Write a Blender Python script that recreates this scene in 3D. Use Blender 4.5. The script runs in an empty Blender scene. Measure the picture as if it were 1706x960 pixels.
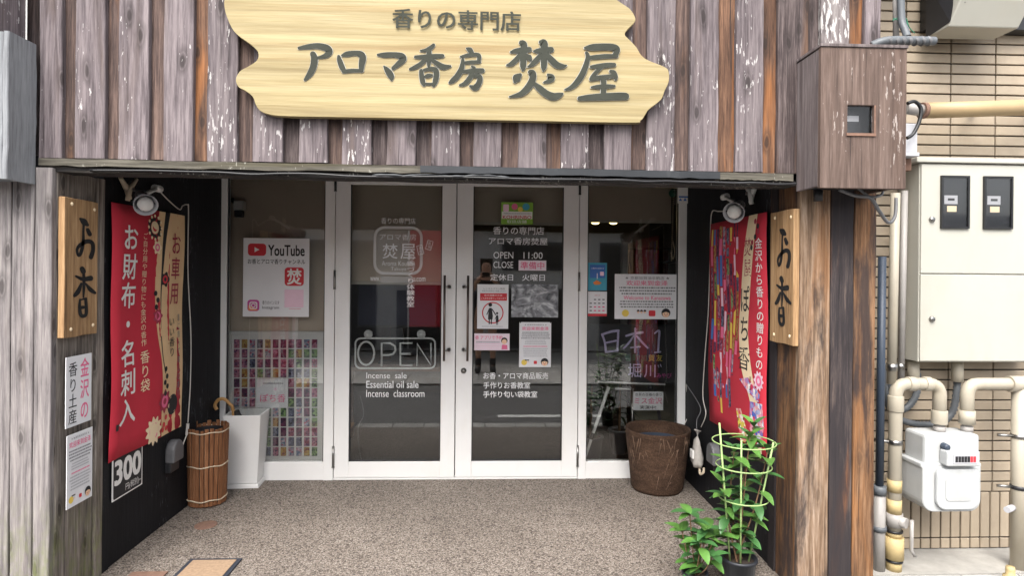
import bpy, bmesh, math, random
from mathutils import Vector, Matrix
random.seed(7)
R = math.radians
scene = bpy.context.scene
col = scene.collection
# ------------------------------------------------------------------ camera
FPX, W0, H0 = 1000.0, 1706.0, 960.0
CAMZ, YAW, ROLL, HOR = 1.5, math.atan(43/1000), R(0.5), 455.0
cam_d = bpy.data.cameras.new('camera'); cam = bpy.data.objects.new('camera', cam_d); col.objects.link(cam)
cam_d.sensor_width = 36; cam_d.lens = 36*FPX/W0; cam_d.clip_start = .02; cam_d.clip_end = 500
cam_d.shift_y = -(H0/2-HOR)/W0
CR = Matrix.Rotation(-YAW, 3, 'Z') @ Matrix.Rotation(R(90), 3, 'X') @ Matrix.Rotation(ROLL, 3, 'Z')
cam.matrix_world = Matrix.Translation((0, 0, CAMZ)) @ CR.to_4x4()
scene.camera = cam
# ------------------------------------------------------------------ light
SUN_EL, SUN_AZ = 52, 196          # azimuth: clockwise from +Y; behind the photographer
w = bpy.data.worlds.new('World'); scene.world = w; w.use_nodes = True
nt = w.node_tree; nt.nodes.clear()
sky = nt.nodes.new('ShaderNodeTexSky'); sky.sky_type = 'NISHITA'; sky.sun_disc = False
sky.sun_elevation = R(SUN_EL); sky.sun_rotation = R(SUN_AZ); sky.air_density = 1.0; sky.dust_density = 4.0; sky.ozone_density = 1.0
hs = nt.nodes.new('ShaderNodeHueSaturation'); hs.inputs['Saturation'].default_value = .30
bg = nt.nodes.new('ShaderNodeBackground'); bg.inputs['Strength'].default_value = .15
wo = nt.nodes.new('ShaderNodeOutputWorld')
nt.links.new(sky.outputs[0], hs.inputs['Color']); nt.links.new(hs.outputs[0], bg.inputs[0]); nt.links.new(bg.outputs[0], wo.inputs[0])
sd = bpy.data.lights.new('sun', 'SUN'); sd.energy = 1.5; sd.angle = R(45); sd.color = (1, .965, .91)
sun = bpy.data.objects.new('sun', sd); col.objects.link(sun)
sdir = Vector((math.sin(R(SUN_AZ))*math.cos(R(SUN_EL)), math.cos(R(SUN_AZ))*math.cos(R(SUN_EL)), math.sin(R(SUN_EL))))
sun.rotation_euler = sdir.to_track_quat('Z', 'Y').to_euler()
scene.view_settings.view_transform = 'Standard'; scene.view_settings.look = 'None'
scene.view_settings.exposure = 1.5; scene.view_settings.gamma = 1
scene.cycles.max_bounces = 10; scene.cycles.transparent_max_bounces = 16
scene.cycles.use_denoising = True
# ------------------------------------------------------------------ pixel <-> place
CAM = Vector((0, 0, CAMZ))
def ray(px, py):
    return CR @ Vector(((px-W0/2)/FPX, -(py-HOR)/FPX, -1))
def U(px, py, Y):
    d = ray(px, py); return CAM + d*(Y/d.y)
def UX(px, py, X):
    d = ray(px, py); return CAM + d*(X/d.x)
def UZ(px, py, Z):
    d = ray(px, py); return CAM + d*((Z-CAMZ)/d.z)
def RY(x0, y0, x1, y1, Y):
    a, b, c, d = U(x0, y0, Y), U(x1, y0, Y), U(x0, y1, Y), U(x1, y1, Y)
    return ((a.x+c.x)/2, (c.z+d.z)/2, (b.x+d.x)/2, (a.z+b.z)/2)      # x0 z0 x1 z1
# ------------------------------------------------------------------ mesh helpers
class MB:
    def __init__(s): s.v = []; s.f = []; s.sm = []
    def add(s, vs, fs, smooth=False):
        n = len(s.v); s.v += [tuple(v) for v in vs]
        for f in fs: s.f.append([i+n for i in f]); s.sm.append(smooth)
        return s
    def box(s, x0, y0, z0, x1, y1, z1):
        x0, x1 = sorted((x0, x1)); y0, y1 = sorted((y0, y1)); z0, z1 = sorted((z0, z1))
        return s.add([(x0,y0,z0),(x1,y0,z0),(x1,y1,z0),(x0,y1,z0),(x0,y0,z1),(x1,y0,z1),(x1,y1,z1),(x0,y1,z1)],
                     [(3,2,1,0),(4,5,6,7),(0,1,5,4),(1,2,6,5),(2,3,7,6),(3,0,4,7)])
    def prism(s, pts, n, d):
        """outline pts (3D, counter-clockwise seen from the side n points to) extruded by -n*d"""
        k = len(pts); n = Vector(n)*d
        return s.add([Vector(p) for p in pts]+[Vector(p)-n for p in pts],
                     [list(range(k)), list(range(2*k-1, k-1, -1))]+[(i, i+k, (i+1) % k+k, (i+1) % k) for i in range(k)])
    def tube(s, pts, r, seg=10, cap=True):
        pts = [Vector(p) for p in pts]; n = len(pts)
        rs = r if isinstance(r, (list, tuple)) else [r]*n
        up = None; vs = []
        for i, p in enumerate(pts):
            t = (pts[min(i+1, n-1)]-pts[max(i-1, 0)]).normalized()
            if up is None: up = t.orthogonal().normalized()
            up = (up - t*up.dot(t)).normalized(); b = t.cross(up)
            for k in range(seg):
                a = 2*math.pi*k/seg; vs.append(p+(up*math.cos(a)+b*math.sin(a))*rs[i])
        fs = [(i*seg+k, i*seg+(k+1) % seg, (i+1)*seg+(k+1) % seg, (i+1)*seg+k) for i in range(n-1) for k in range(seg)]
        s.add(vs, fs, True)
        if cap:
            m = len(s.v)-n*seg
            s.f.append([m+k for k in range(seg-1, -1, -1)]); s.sm.append(False)
            s.f.append([m+(n-1)*seg+k for k in range(seg)]); s.sm.append(False)
        return s
    def lathe(s, prof, c=(0,0,0), seg=28, axis='z', smooth=True):
        vs = []
        for r, h in prof:
            for k in range(seg):
                a = 2*math.pi*k/seg
                q = (r*math.cos(a), r*math.sin(a), h)
                if axis == 'y': q = (q[0], h, q[1])
                if axis == 'x': q = (h, q[0], q[1])
                vs.append((c[0]+q[0], c[1]+q[1], c[2]+q[2]))
        fs = [(i*seg+k, i*seg+(k+1) % seg, (i+1)*seg+(k+1) % seg, (i+1)*seg+k) for i in range(len(prof)-1) for k in range(seg)]
        return s.add(vs, fs, smooth)
    def build(s, name, m, parent=None, bevel=0, **tags):
        me = bpy.data.meshes.new(name); me.from_pydata(s.v, [], s.f)
        me.polygons.foreach_set('use_smooth', s.sm)
        bm = bmesh.new(); bm.from_mesh(me); bmesh.ops.recalc_face_normals(bm, faces=bm.faces); bm.to_mesh(me); bm.free()
        return link(name, me, m, parent, bevel, **tags)
def link(name, me, m, parent=None, bevel=0, **tags):
    me.materials.append(M[m] if isinstance(m, str) else m)
    o = bpy.data.objects.new(name, me); col.objects.link(o)
    if parent is not None: o.parent = parent; 
    if parent is not None and parent.type == 'EMPTY' : o.matrix_parent_inverse = base_inv(parent)
    if bevel:
        b = o.modifiers.new('bevel', 'BEVEL'); b.width = bevel; b.segments = 2; b.limit_method = 'ANGLE'
    for k, v in tags.items(): o[k] = v
    return o
def base_inv(e):
    return Matrix.Translation(-Vector(e.location)) if e.parent is None else Matrix.Identity(4)
def thing(name, label, cat, loc=(0,0,0), group=None):
    o = bpy.data.objects.new(name, None); col.objects.link(o); o.location = loc; o.empty_display_size = .1
    o['label'] = label; o['category'] = cat
    if group: o['group'] = group
    return o
def box(name, m, parent, x0, y0, z0, x1, y1, z1, bevel=0, **t):
    return MB().box(x0, y0, z0, x1, y1, z1).build(name, m, parent, bevel, **t)
def catmull(P, n=6, closed=False):
    P = [Vector(p) for p in P]; out = []; k = len(P)
    for i in range(k if closed else k-1):
        g = (lambda j: P[j % k]) if closed else (lambda j: P[max(0, min(k-1, j))])
        a, b, c, d = g(i-1), g(i), g(i+1), g(i+2)
        for j in range(n):
            t = j/n
            out.append(.5*((2*b)+(c-a)*t+(2*a-5*b+4*c-d)*t*t+(3*b-a-3*c+d)*t**3))
    if not closed: out.append(P[-1])
    return out
# ------------------------------------------------------------------ materials
M = {}
def L(r, g, b):
    f = lambda c: (c/255/12.92 if c <= 10 else ((c/255+.055)/1.055)**2.4)
    return (f(r), f(g), f(b), 1)
class NT:
    def __init__(s, name):
        s.m = bpy.data.materials.new(name); s.m.use_nodes = True; s.t = s.m.node_tree
        s.b = s.t.nodes['Principled BSDF']; M[name] = s.m
    def n(s, k, **kw):
        o = s.t.nodes.new(k)
        for a, v in kw.items():
            if a.startswith('i_'): o.inputs[a[2:].replace('_', ' ')].default_value = v
            else: setattr(o, a, v)
        return o
    def l(s, a, b): s.t.links.new(a, b)
    def coords(s, scale, rnd=False, kind='Object'):
        tc = s.n('ShaderNodeTexCoord'); mp = s.n('ShaderNodeMapping'); mp.inputs['Scale'].default_value = scale
        if rnd:
            oi = s.n('ShaderNodeObjectInfo'); vm = s.n('ShaderNodeVectorMath', operation='MULTIPLY_ADD')
            cb = s.n('ShaderNodeCombineXYZ')
            for i in range(3): s.l(oi.outputs['Random'], cb.inputs[i])
            vm.inputs[1].default_value = (37, 51, 83); s.l(cb.outputs[0], vm.inputs[0]); s.l(tc.outputs[kind], vm.inputs[2])
            s.l(vm.outputs[0], mp.inputs['Vector'])
        else: s.l(tc.outputs[kind], mp.inputs['Vector'])
        return mp.outputs[0]
    def noise(s, vec, scale=1, detail=5, rough=.6, dist=0):
        o = s.n('ShaderNodeTexNoise'); o.inputs['Scale'].default_value = scale; o.inputs['Detail'].default_value = detail
        o.inputs['Roughness'].default_value = rough; o.inputs['Distortion'].default_value = dist
        s.l(vec, o.inputs['Vector']); return o.outputs['Fac']
    def ramp(s, fac, stops):
        o = s.n('ShaderNodeValToRGB'); e = o.color_ramp.elements
        while len(e) < len(stops): e.new(.5)
        for k, (p, c) in enumerate(stops):
            e[k].position = p; e[k].color = c if len(c) == 4 else (*c, 1)
        s.l(fac, o.inputs[0]); return o.outputs[0]
    def mix(s, fac, a, b, mode='MIX'):
        o = s.n('ShaderNodeMix', data_type='RGBA', blend_type=mode)
        for v, i in ((fac, 0), (a, 6), (b, 7)):
            if hasattr(v, 'links'): s.l(v, o.inputs[i])
            else: o.inputs[i].default_value = v
        return o.outputs[2]
    def math(s, op, a, b=0):
        o = s.n('ShaderNodeMath', operation=op)
        for i, v in enumerate((a, b)):
            if hasattr(v, 'links'): s.l(v, o.inputs[i])
            else: o.inputs[i].default_value = v
        return o.outputs[0]
    def bump(s, h, strength=.3, dist=.005):
        o = s.n('ShaderNodeBump'); o.inputs['Strength'].default_value = strength; o.inputs['Distance'].default_value = dist
        s.l(h, o.inputs['Height']); s.l(o.outputs[0], s.b.inputs['Normal'])
    def col(s, c): s.l(c, s.b.inputs['Base Color'])
B1 = (0,0,0,1); W1 = (1,1,1,1)
def pm(name, rgb, rough=.6, var=.12, scale=8, metal=0, bump=0, spec=.5, stretch=(1,1,1), dirt=None, rnd=0):
    t = NT(name); c = L(*rgb)
    v = t.coords((scale*stretch[0], scale*stretch[1], scale*stretch[2]), True)
    n = t.noise(v, 1, 6, .62)
    lo = tuple(max(0, x*(1-var*1.6)) for x in c[:3]); hi = tuple(min(1, x*(1+var)) for x in c[:3])
    cc = t.ramp(n, [(.28, lo), (.72, hi)])
    if rnd:
        oi = t.n('ShaderNodeObjectInfo'); m = t.math('MULTIPLY_ADD', oi.outputs['Random'], rnd); m.node.inputs[2].default_value = 1-rnd/2
        vm = t.n('ShaderNodeVectorMath', operation='SCALE'); t.l(cc, vm.inputs[0]); t.l(m, vm.inputs['Scale']); cc = vm.outputs[0]
    if dirt:
        d = t.noise(t.coords((3, 3, 1.2), True), 1.3, 8, .7)
        cc = t.mix(t.ramp(d, [(.52, B1), (.75, (.6, .6, .6, 1))]), cc, L(*dirt))
    t.col(cc); t.b.inputs['Roughness'].default_value = rough; t.b.inputs['Metallic'].default_value = metal
    t.b.inputs['Specular IOR Level'].default_value = spec
    if bump: t.bump(n, bump, .003)
    return t.m
def wood(name, dark, mid, light, brown=None, brown_amt=.5, fleck=0, fleck_col=(190,186,182), knots=.7, grain=(1,1,.045), moss=0, rough=.8, gs=60, tone=.25, black=0):
    t = NT(name)
    v = t.coords((gs*grain[0], gs*grain[1], gs*grain[2]), True)
    g = t.noise(v, 1, 9, .66, .35)
    v2 = t.coords((7*grain[0]+.6, 7*grain[1]+.6, 7*grain[2]*4+.25), True)
    g2 = t.noise(v2, 1, 6, .6, .6)
    g3 = t.noise(t.coords((gs*2.6*grain[0], gs*2.6*grain[1], gs*2.6*grain[2]*1.3), True), 1, 4, .7)
    s = t.math('ADD', t.math('ADD', t.math('MULTIPLY', g, .40), t.math('MULTIPLY', g2, .28)), t.math('MULTIPLY', g3, .32))
    c = t.ramp(s, [(.36, L(*dark)), (.49, L(*mid)), (.62, L(*light))])
    if brown:
        b = t.noise(t.coords((9*grain[0], 9*grain[1], 9*grain[2]*2.2), True), 1, 4, .55, .8)
        c = t.mix(t.ramp(b, [(.62-brown_amt*.3, B1), (.82-brown_amt*.3, (.85,.85,.85,1))]), c, L(*brown), 'MIX')
        c = t.mix(.55, c, t.mix(1, c, t.ramp(g, [(.3, (.45,.42,.42,1)), (.7, (1.25,1.2,1.15,1))]), 'MULTIPLY'))
    if grain[2] < .2 and gs >= 50:
        cr = t.noise(t.coords((gs*1.1, gs*1.1, gs*.016), True), 1, 3, .55, .25); cm = t.noise(t.coords((4, 4, 1.3), True), 1, 3, .5)
        cf = t.math('MULTIPLY', t.ramp(cr, [(.30, W1), (.37, B1)]), t.ramp(cm, [(.4, (.25,.25,.25,1)), (.6, W1)]))
        c = t.mix(t.math('MULTIPLY', cf, .7), c, L(34, 29, 29)); s_cr = cf
    if knots:
        kv = t.coords((6.5, 6.5, 6.5*.36), True)
        vo = t.n('ShaderNodeTexVoronoi', voronoi_dimensions='2D'); vo.inputs['Scale'].default_value = 1.0; vo.inputs['Randomness'].default_value = 1
        sx = t.n('ShaderNodeSeparateXYZ'); cx = t.n('ShaderNodeCombineXYZ'); t.l(kv, sx.inputs[0]); t.l(t.math('ADD', sx.outputs[0], sx.outputs[1]), cx.inputs[0]); t.l(sx.outputs[2], cx.inputs[1])
        dn = t.n('ShaderNodeVectorMath', operation='ADD'); nz = t.n('ShaderNodeTexNoise'); nz.inputs['Scale'].default_value = 3
        sc = t.n('ShaderNodeVectorMath', operation='SCALE'); sc.inputs['Scale'].default_value = .16
        t.l(kv, nz.inputs['Vector']); t.l(nz.outputs['Color'], sc.inputs[0]); t.l(cx.outputs[0], dn.inputs[0]); t.l(sc.outputs[0], dn.inputs[1]); t.l(dn.outputs[0], vo.inputs['Vector'])
        k = t.ramp(vo.outputs['Distance'], [(.05, (knots*1.1,)*3), (.085, (knots*.3,)*3), (.105, (knots*.65,)*3), (.19, (0,0,0))])
        c = t.mix(k, c, L(38, 32, 31))
    if black:
        b = t.noise(t.coords((6*grain[0], 6*grain[1], 1.1), True), 1, 7, .68, .4)
        c = t.mix(t.ramp(b, [(.55-black*.2, B1), (.66-black*.2, (.85,.85,.85,1))]), c, L(44, 40, 42))
    if fleck:
        fv = t.coords((80, 80, 17), True); f = t.noise(fv, 1, 3, .6)
        fm = t.noise(t.coords((5, 5, 2.2), True), 1, 3, .5)
        th = t.math('ADD', f, t.math('MULTIPLY', fm, .6))
        lo = 1.085-.11*fleck
        c = t.mix(t.ramp(th, [(lo, B1), (lo+.05, (.75,.75,.75,1))]), c, L(*fleck_col))
    if moss:
        tc = t.n('ShaderNodeTexCoord'); sp = t.n('ShaderNodeSeparateXYZ'); t.l(tc.outputs['Object'], sp.inputs[0])
        z = t.n('ShaderNodeMapRange'); t.l(sp.outputs[2], z.inputs[0]); z.inputs[1].default_value = 0; z.inputs[2].default_value = .55; z.inputs[3].default_value = 1; z.inputs[4].default_value = 0
        mn = t.noise(t.coords((22, 22, 9), True), 1, 6, .7)
        mf = t.math('MULTIPLY', z.outputs[0], t.ramp(mn, [(.42, B1), (.62, W1)]))
        c = t.mix(t.math('MULTIPLY', mf, moss), c, L(120, 128, 74))
    if tone:
        oi = t.n('ShaderNodeObjectInfo'); m = t.math('MULTIPLY_ADD', oi.outputs['Random'], tone); m.node.inputs[2].default_value = 1-tone*.5
        vm = t.n('ShaderNodeVectorMath', operation='SCALE'); t.l(c, vm.inputs[0]); t.l(m, vm.inputs['Scale']); c = vm.outputs[0]
    t.col(c); t.b.inputs['Roughness'].default_value = rough; t.b.inputs['Specular IOR Level'].default_value = .25
    t.bump(s, .7, .005)
    return t.m
wood('plank_grey', (66,59,61), (106,98,101), (130,122,124), (82,70,65), .2, 1.0, (190,186,184))
wood('plank_brown', (44,36,35), (80,66,62), (112,94,86), (124,88,60), .25, .5)
wood('plank_dark', (40,34,35), (70,61,61), (106,96,95), (92,70,56), .3, .7)
wood('plank_orange', (48,35,29), (92,68,54), (126,96,76), (150,98,56), .30, .5)
wood('plank_peel', (66,58,58), (104,96,96), (136,130,128), None, 0, 2.0, (190,187,184))
wood('pillar_grey', (84,80,81), (128,123,123), (152,147,145), (98,88,82), .1, .3, moss=.85, knots=.6, tone=.15)
wood('pillar_trim', (62,57,54), (122,115,108), (156,149,141), (84,74,66), .2, .3, moss=.7)
wood('pillar_brown', (54,39,30), (108,79,56), (140,110,84), (146,102,64), .4, .5, (206,196,186), knots=.4, black=.45, tone=.1)
wood('pillar_black', (34,31,33), (62,56,57), (96,84,78), (132,86,52), .22, .35, (150,130,110), knots=.3, black=.9, tone=.1)
wood('pillar_pale', (80,62,50), (128,106,86), (166,148,132), (146,104,68), .35, .5, (220,214,208), knots=.4, black=.25, tone=.1)
wood('box_grey', (96,97,99), (126,128,131), (146,148,150), None, 0, .5, (205,207,208), knots=0, tone=.05)
wood('box_brown', (78,65,59), (98,83,76), (116,101,94), (82,66,58), .3, 1.1, (166,156,150), knots=0, tone=.05)
wood('box_side', (80,72,72), (104,96,96), (122,114,114), (86,72,67), .2, .7, knots=0, tone=.05)
wood('wall_black', (14,14,17), (22,22,25), (31,31,35), None, 0, .8, (70,70,76), knots=0, tone=0, rough=.7)
wood('beam', (26,25,26), (48,46,46), (78,74,70), (90,82,62), .15, 1.2, (150,146,138), knots=0, grain=(.045,1,1), tone=.1)
wood('trim_strip', (48,46,41), (82,79,71), (112,109,100), (70,66,46), .35, .8, (150,147,138), knots=0, grain=(.045,1,1), tone=.1)
wood('sign_wood', (142,126,87), (154,141,104), (162,151,118), (148,123,80), .14, 0, knots=0, grain=(.03,1,1), gs=26, tone=0, rough=.55)
wood('plaque_wood', (128,98,68), (162,130,94), (182,152,116), (142,108,72), .3, 0, knots=0, tone=.1, rough=.6)
wood('basket_slat', (80,48,31), (120,80,53), (146,104,74), None, 0, 0, knots=0, tone=.35)
wood('fibre_pot', (36,26,21), (66,49,38), (98,76,60), None, 0, .5, (112,92,74), knots=0, grain=(1,1,1), gs=110, tone=0, rough=.95)
pm('white_frame', (232,231,229), .35, .02, 5, dirt=(222,220,212))
pm('white_plastic', (220,219,216), .4, .04, 6)
pm('ivory', (172,170,160), .42, .04, 3, dirt=(166,160,146))
pm('ivory_pipe', (168,160,144), .45, .08, 5, dirt=(150,136,110))
pm('yellow_tape', (176,156,112), .6, .1, 20)
pm('beige_pipe', (166,143,107), .5, .08, 4, dirt=(158,128,88))
pm('grey_pipe', (150,146,142), .5, .1, 8)
pm('conduit', (88,92,96), .5, .12, 12, stretch=(1,1,1), bump=.2)
pm('blue_pipe', (52,62,76), .5, .1, 8)
pm('meter_white', (176,178,178), .4, .05, 6, dirt=(164,162,156))
pm('steel', (150,148,145), .3, .06, 10, metal=1)
pm('bronze', (122,110,104), .35, .08, 10, metal=.9)
pm('black_metal', (24,24,26), .4, .1, 10)
pm('dark_plastic', (38,38,41), .45, .1, 10)
pm('grey_plastic', (96,96,98), .5, .08, 10)
pm('dark_flash', (48,50,53), .4, .15, 6, metal=.4, dirt=(90,90,90))
pm('red_cloth', (190,42,60), .85, .06, 4)
pm('cream_cloth', (224,190,146), .85, .05, 5)
pm('print_white', (232,230,226), .7, .02, 5)
pm('print_cream', (236,214,178), .7, .02, 5)
pm('print_black', (28,27,30), .6, .1, 9)
pm('print_grey', (120,120,124), .7, .05, 9)
pm('print_lightgrey', (178,178,182), .7, .05, 9)
pm('print_red', (206,50,60), .6, .04, 9)
pm('print_pink', (232,110,150), .6, .05, 9)
pm('print_palepink', (240,206,222), .6, .04, 9)
pm('print_magenta', (196,76,150), .6, .05, 9)
pm('print_blue', (66,116,190), .6, .06, 9)
pm('print_teal', (70,160,184), .6, .06, 9)
pm('print_green', (130,178,62), .6, .1, 9)
pm('print_darkgreen', (40,110,84), .6, .1, 9)
pm('print_yellow', (236,206,90), .6, .06, 9)
pm('print_orange', (228,136,66), .6, .06, 9)
pm('print_purple', (112,70,140), .6, .08, 9)
pm('print_skin', (240,200,166), .6, .04, 9)
pm('print_brown', (120,60,44), .6, .08, 9)
pm('print_wine', (160,44,66), .6, .08, 9)
pm('glass_white', (236,236,236), .55, .03, 9)
pm('paper', (228,228,230), .7, .03, 4)
pm('paper_pink', (238,222,230), .7, .03, 4)
pm('sign_ink', (56,58,51), .7, .14, 14, spec=.15)
pm('sign_halo', (176,175,166), .6, .03, 9)
pm('plaque_ink', (24,24,26), .6, .1, 14)
pm('blind', (204,188,170), .8, .04, 3)
pm('blind_hem', (196,188,176), .6, .04, 3)
pm('soil', (50,40,32), .95, .3, 40, bump=.5)
pm('pot_black', (34,36,42), .5, .1, 8)
pm('leaf_a', (80,120,54), .45, .18, 20, rnd=.4)
pm('leaf_b', (62,104,56), .42, .18, 20, rnd=.4)
pm('leaf_dark', (38,62,40), .45, .2, 20, rnd=.4)
pm('fibre_light', (104,82,66), .95, .25, 60)
pm('bag_cloth', (168,163,157), .8, .12, 25)
pm('stem', (116,88,64), .8, .15, 30)
pm('stake', (150,176,112), .5, .08, 10)
pm('bamboo', (186,142,88), .5, .12, 12)
pm('rope', (200,184,160), .8, .1, 40)
pm('cord_white', (206,200,192), .5, .06, 20)
pm('cord_grey', (104,104,106), .5, .1, 20)
pm('mat_tan', (150,126,102), .95, .14, 60, bump=.4)
pm('mat_edge', (40,44,54), .8, .1, 20)
pm('mat_brown', (120,92,78), .95, .15, 50, bump=.4)
pm('grout', (52,47,42), .9, .2, 20)
pm('tile', (160,146,127), .55, .07, 12, rnd=.16, dirt=(146,130,110))
pm('concrete', (152,149,143), .85, .12, 14, bump=.3, dirt=(136,132,127))
pm('net_bag', (196,190,184), .8, .1, 30)
pm('room_wall', (96,90,84), .85, .08, 2)
pm('room_dark', (34,31,30), .7, .1, 3)
pm('room_red', (96,40,40), .8, .12, 3)
pm('tatami', (150,146,128), .8, .06, 3)
pm('opp_wall', (188,188,186), .85, .08, 1.2, dirt=(150,148,146))
pm('opp_dark', (40,42,46), .4, .15, 2)
pm('opp_roof', (72,74,80), .6, .1, 3)
pm('shirt', (44,42,46), .9, .1, 10)
pm('skin', (196,150,124), .55, .05, 10)
pm('hair', (24,20,20), .5, .1, 30)
pm('line_paint', (226,226,222), .7, .1, 12, dirt=(150,150,148))
pm('kerb', (164,162,158), .85, .12, 12, rnd=.2)
pm('paving', (176,172,166), .85, .12, 10, rnd=.2)
def emis(name, rgb, s):
    t = NT(name); t.b.inputs['Base Color'].default_value = L(*rgb); t.b.inputs['Emission Color'].default_value = L(*rgb); t.b.inputs['Emission Strength'].default_value = s
emis('lamp_glow', (255,226,150), 2.6); emis('monitor', (40,42,60), .03)
def aggregate(name, cols, scale, bump=.5):
    t = NT(name); v = t.coords((1,1,1)); vo = t.n('ShaderNodeTexVoronoi'); vo.inputs['Scale'].default_value = scale; t.l(v, vo.inputs['Vector'])
    sp = t.n('ShaderNodeSeparateColor'); t.l(vo.outputs['Color'], sp.inputs[0])
    c = t.ramp(sp.outputs[0], [(i/(len(cols)-1), L(*k)) for i, k in enumerate(cols)])
    edge = t.ramp(vo.outputs['Distance'], [(.35, W1), (.62, (.45,.42,.4,1))])
    c = t.mix(.8, c, edge, 'MULTIPLY')
    big = t.noise(t.coords((1.6,1.6,1.6)), 1, 6, .65)
    c = t.mix(.8, c, t.ramp(big, [(.3, (.72,.7,.68,1)), (.7, (1.08,1.07,1.05,1))]), 'MULTIPLY')
    t.col(c); t.b.inputs['Roughness'].default_value = .8; t.b.inputs['Specular IOR Level'].default_value = .3
    o = t.n('ShaderNodeBump'); o.invert = True; o.inputs['Strength'].default_value = bump; o.inputs['Distance'].default_value = .003
    t.l(vo.outputs['Distance'], o.inputs['Height']); t.l(o.outputs[0], t.b.inputs['Normal'])
aggregate('pebble_floor', [(66,60,56), (116,107,100), (156,147,138), (132,123,116), (170,163,155), (96,87,81)], 140)
aggregate('asphalt', [(80,80,82), (106,106,108), (130,129,128), (98,97,96)], 110)
t = NT('glass'); nt = t.t; nt.nodes.remove(t.b)
fr = t.n('ShaderNodeFresnel'); fr.inputs[0].default_value = 1.5; k = t.math('MULTIPLY', fr.outputs[0], 2.5); k.node.use_clamp = True
tr = t.n('ShaderNodeBsdfTransparent'); tr.inputs[0].default_value = (.965,.975,.97,1); gl = t.n('ShaderNodeBsdfGlossy'); gl.inputs['Roughness'].default_value = .01
ms = t.n('ShaderNodeMixShader'); t.l(k, ms.inputs[0]); t.l(tr.outputs[0], ms.inputs[1]); t.l(gl.outputs[0], ms.inputs[2]); t.l(ms.outputs[0], nt.nodes['Material Output'].inputs[0])
t = NT('glass_plain'); nt = t.t; nt.nodes.remove(t.b); tr = t.n('ShaderNodeBsdfTransparent'); gl = t.n('ShaderNodeBsdfGlossy'); gl.inputs['Roughness'].default_value = .05; ms = t.n('ShaderNodeMixShader'); fr = t.n('ShaderNodeFresnel'); fr.inputs[0].default_value = 1.3
t.l(fr.outputs[0], ms.inputs[0]); t.l(tr.outputs[0], ms.inputs[1]); t.l(gl.outputs[0], ms.inputs[2]); t.l(ms.outputs[0], nt.nodes['Material Output'].inputs[0])
def clear_film(name, rgb, a):
    t = NT(name); t.b.inputs['Base Color'].default_value = L(*rgb); t.b.inputs['Alpha'].default_value = a; t.b.inputs['Roughness'].default_value = .15
clear_film('decal_film', (225,225,225), .75); clear_film('haze_film', (225,228,230), .35)
# photo print with soft grey swirls (flat print)
t = NT('grey_photo'); n = t.noise(t.coords((9,9,12)), 1, 3, .5, 2.2); t.col(t.ramp(n, [(.3, L(70,72,76)), (.5, L(140,142,146)), (.7, L(205,208,210))])); t.b.inputs['Roughness'].default_value = .3
for nm, cs in (('sachet_a', [(120,30,62),(190,130,150),(84,40,84)]), ('sachet_b', [(44,44,76),(120,124,150),(30,30,50)]), ('sachet_c', [(160,100,44),(186,160,90),(116,40,42)]),
               ('sachet_d', [(50,80,60),(140,170,110),(40,50,60)]), ('sachet_e', [(62,26,58),(124,56,90),(44,32,66)]), ('sachet_f', [(70,100,130),(190,180,190),(160,60,90)]),
               ('floral', [(206,50,90),(240,236,232),(60,100,190),(236,150,170)]), ('floral_dark', [(30,28,34),(240,220,90),(210,50,60),(240,236,228)])):
    t = NT(nm); vo = t.n('ShaderNodeTexVoronoi'); vo.inputs['Scale'].default_value = 70 if nm[0] == 's' else 45
    t.l(t.coords((1,1,1), True), vo.inputs['Vector']); sp = t.n('ShaderNodeSeparateColor'); t.l(vo.outputs['Color'], sp.inputs[0])
    t.col(t.ramp(sp.outputs[0], [(.05+.9*i/(len(cs)-1), L(*k)) for i, k in enumerate(cs)])); t.b.inputs['Roughness'].default_value = .7
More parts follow.
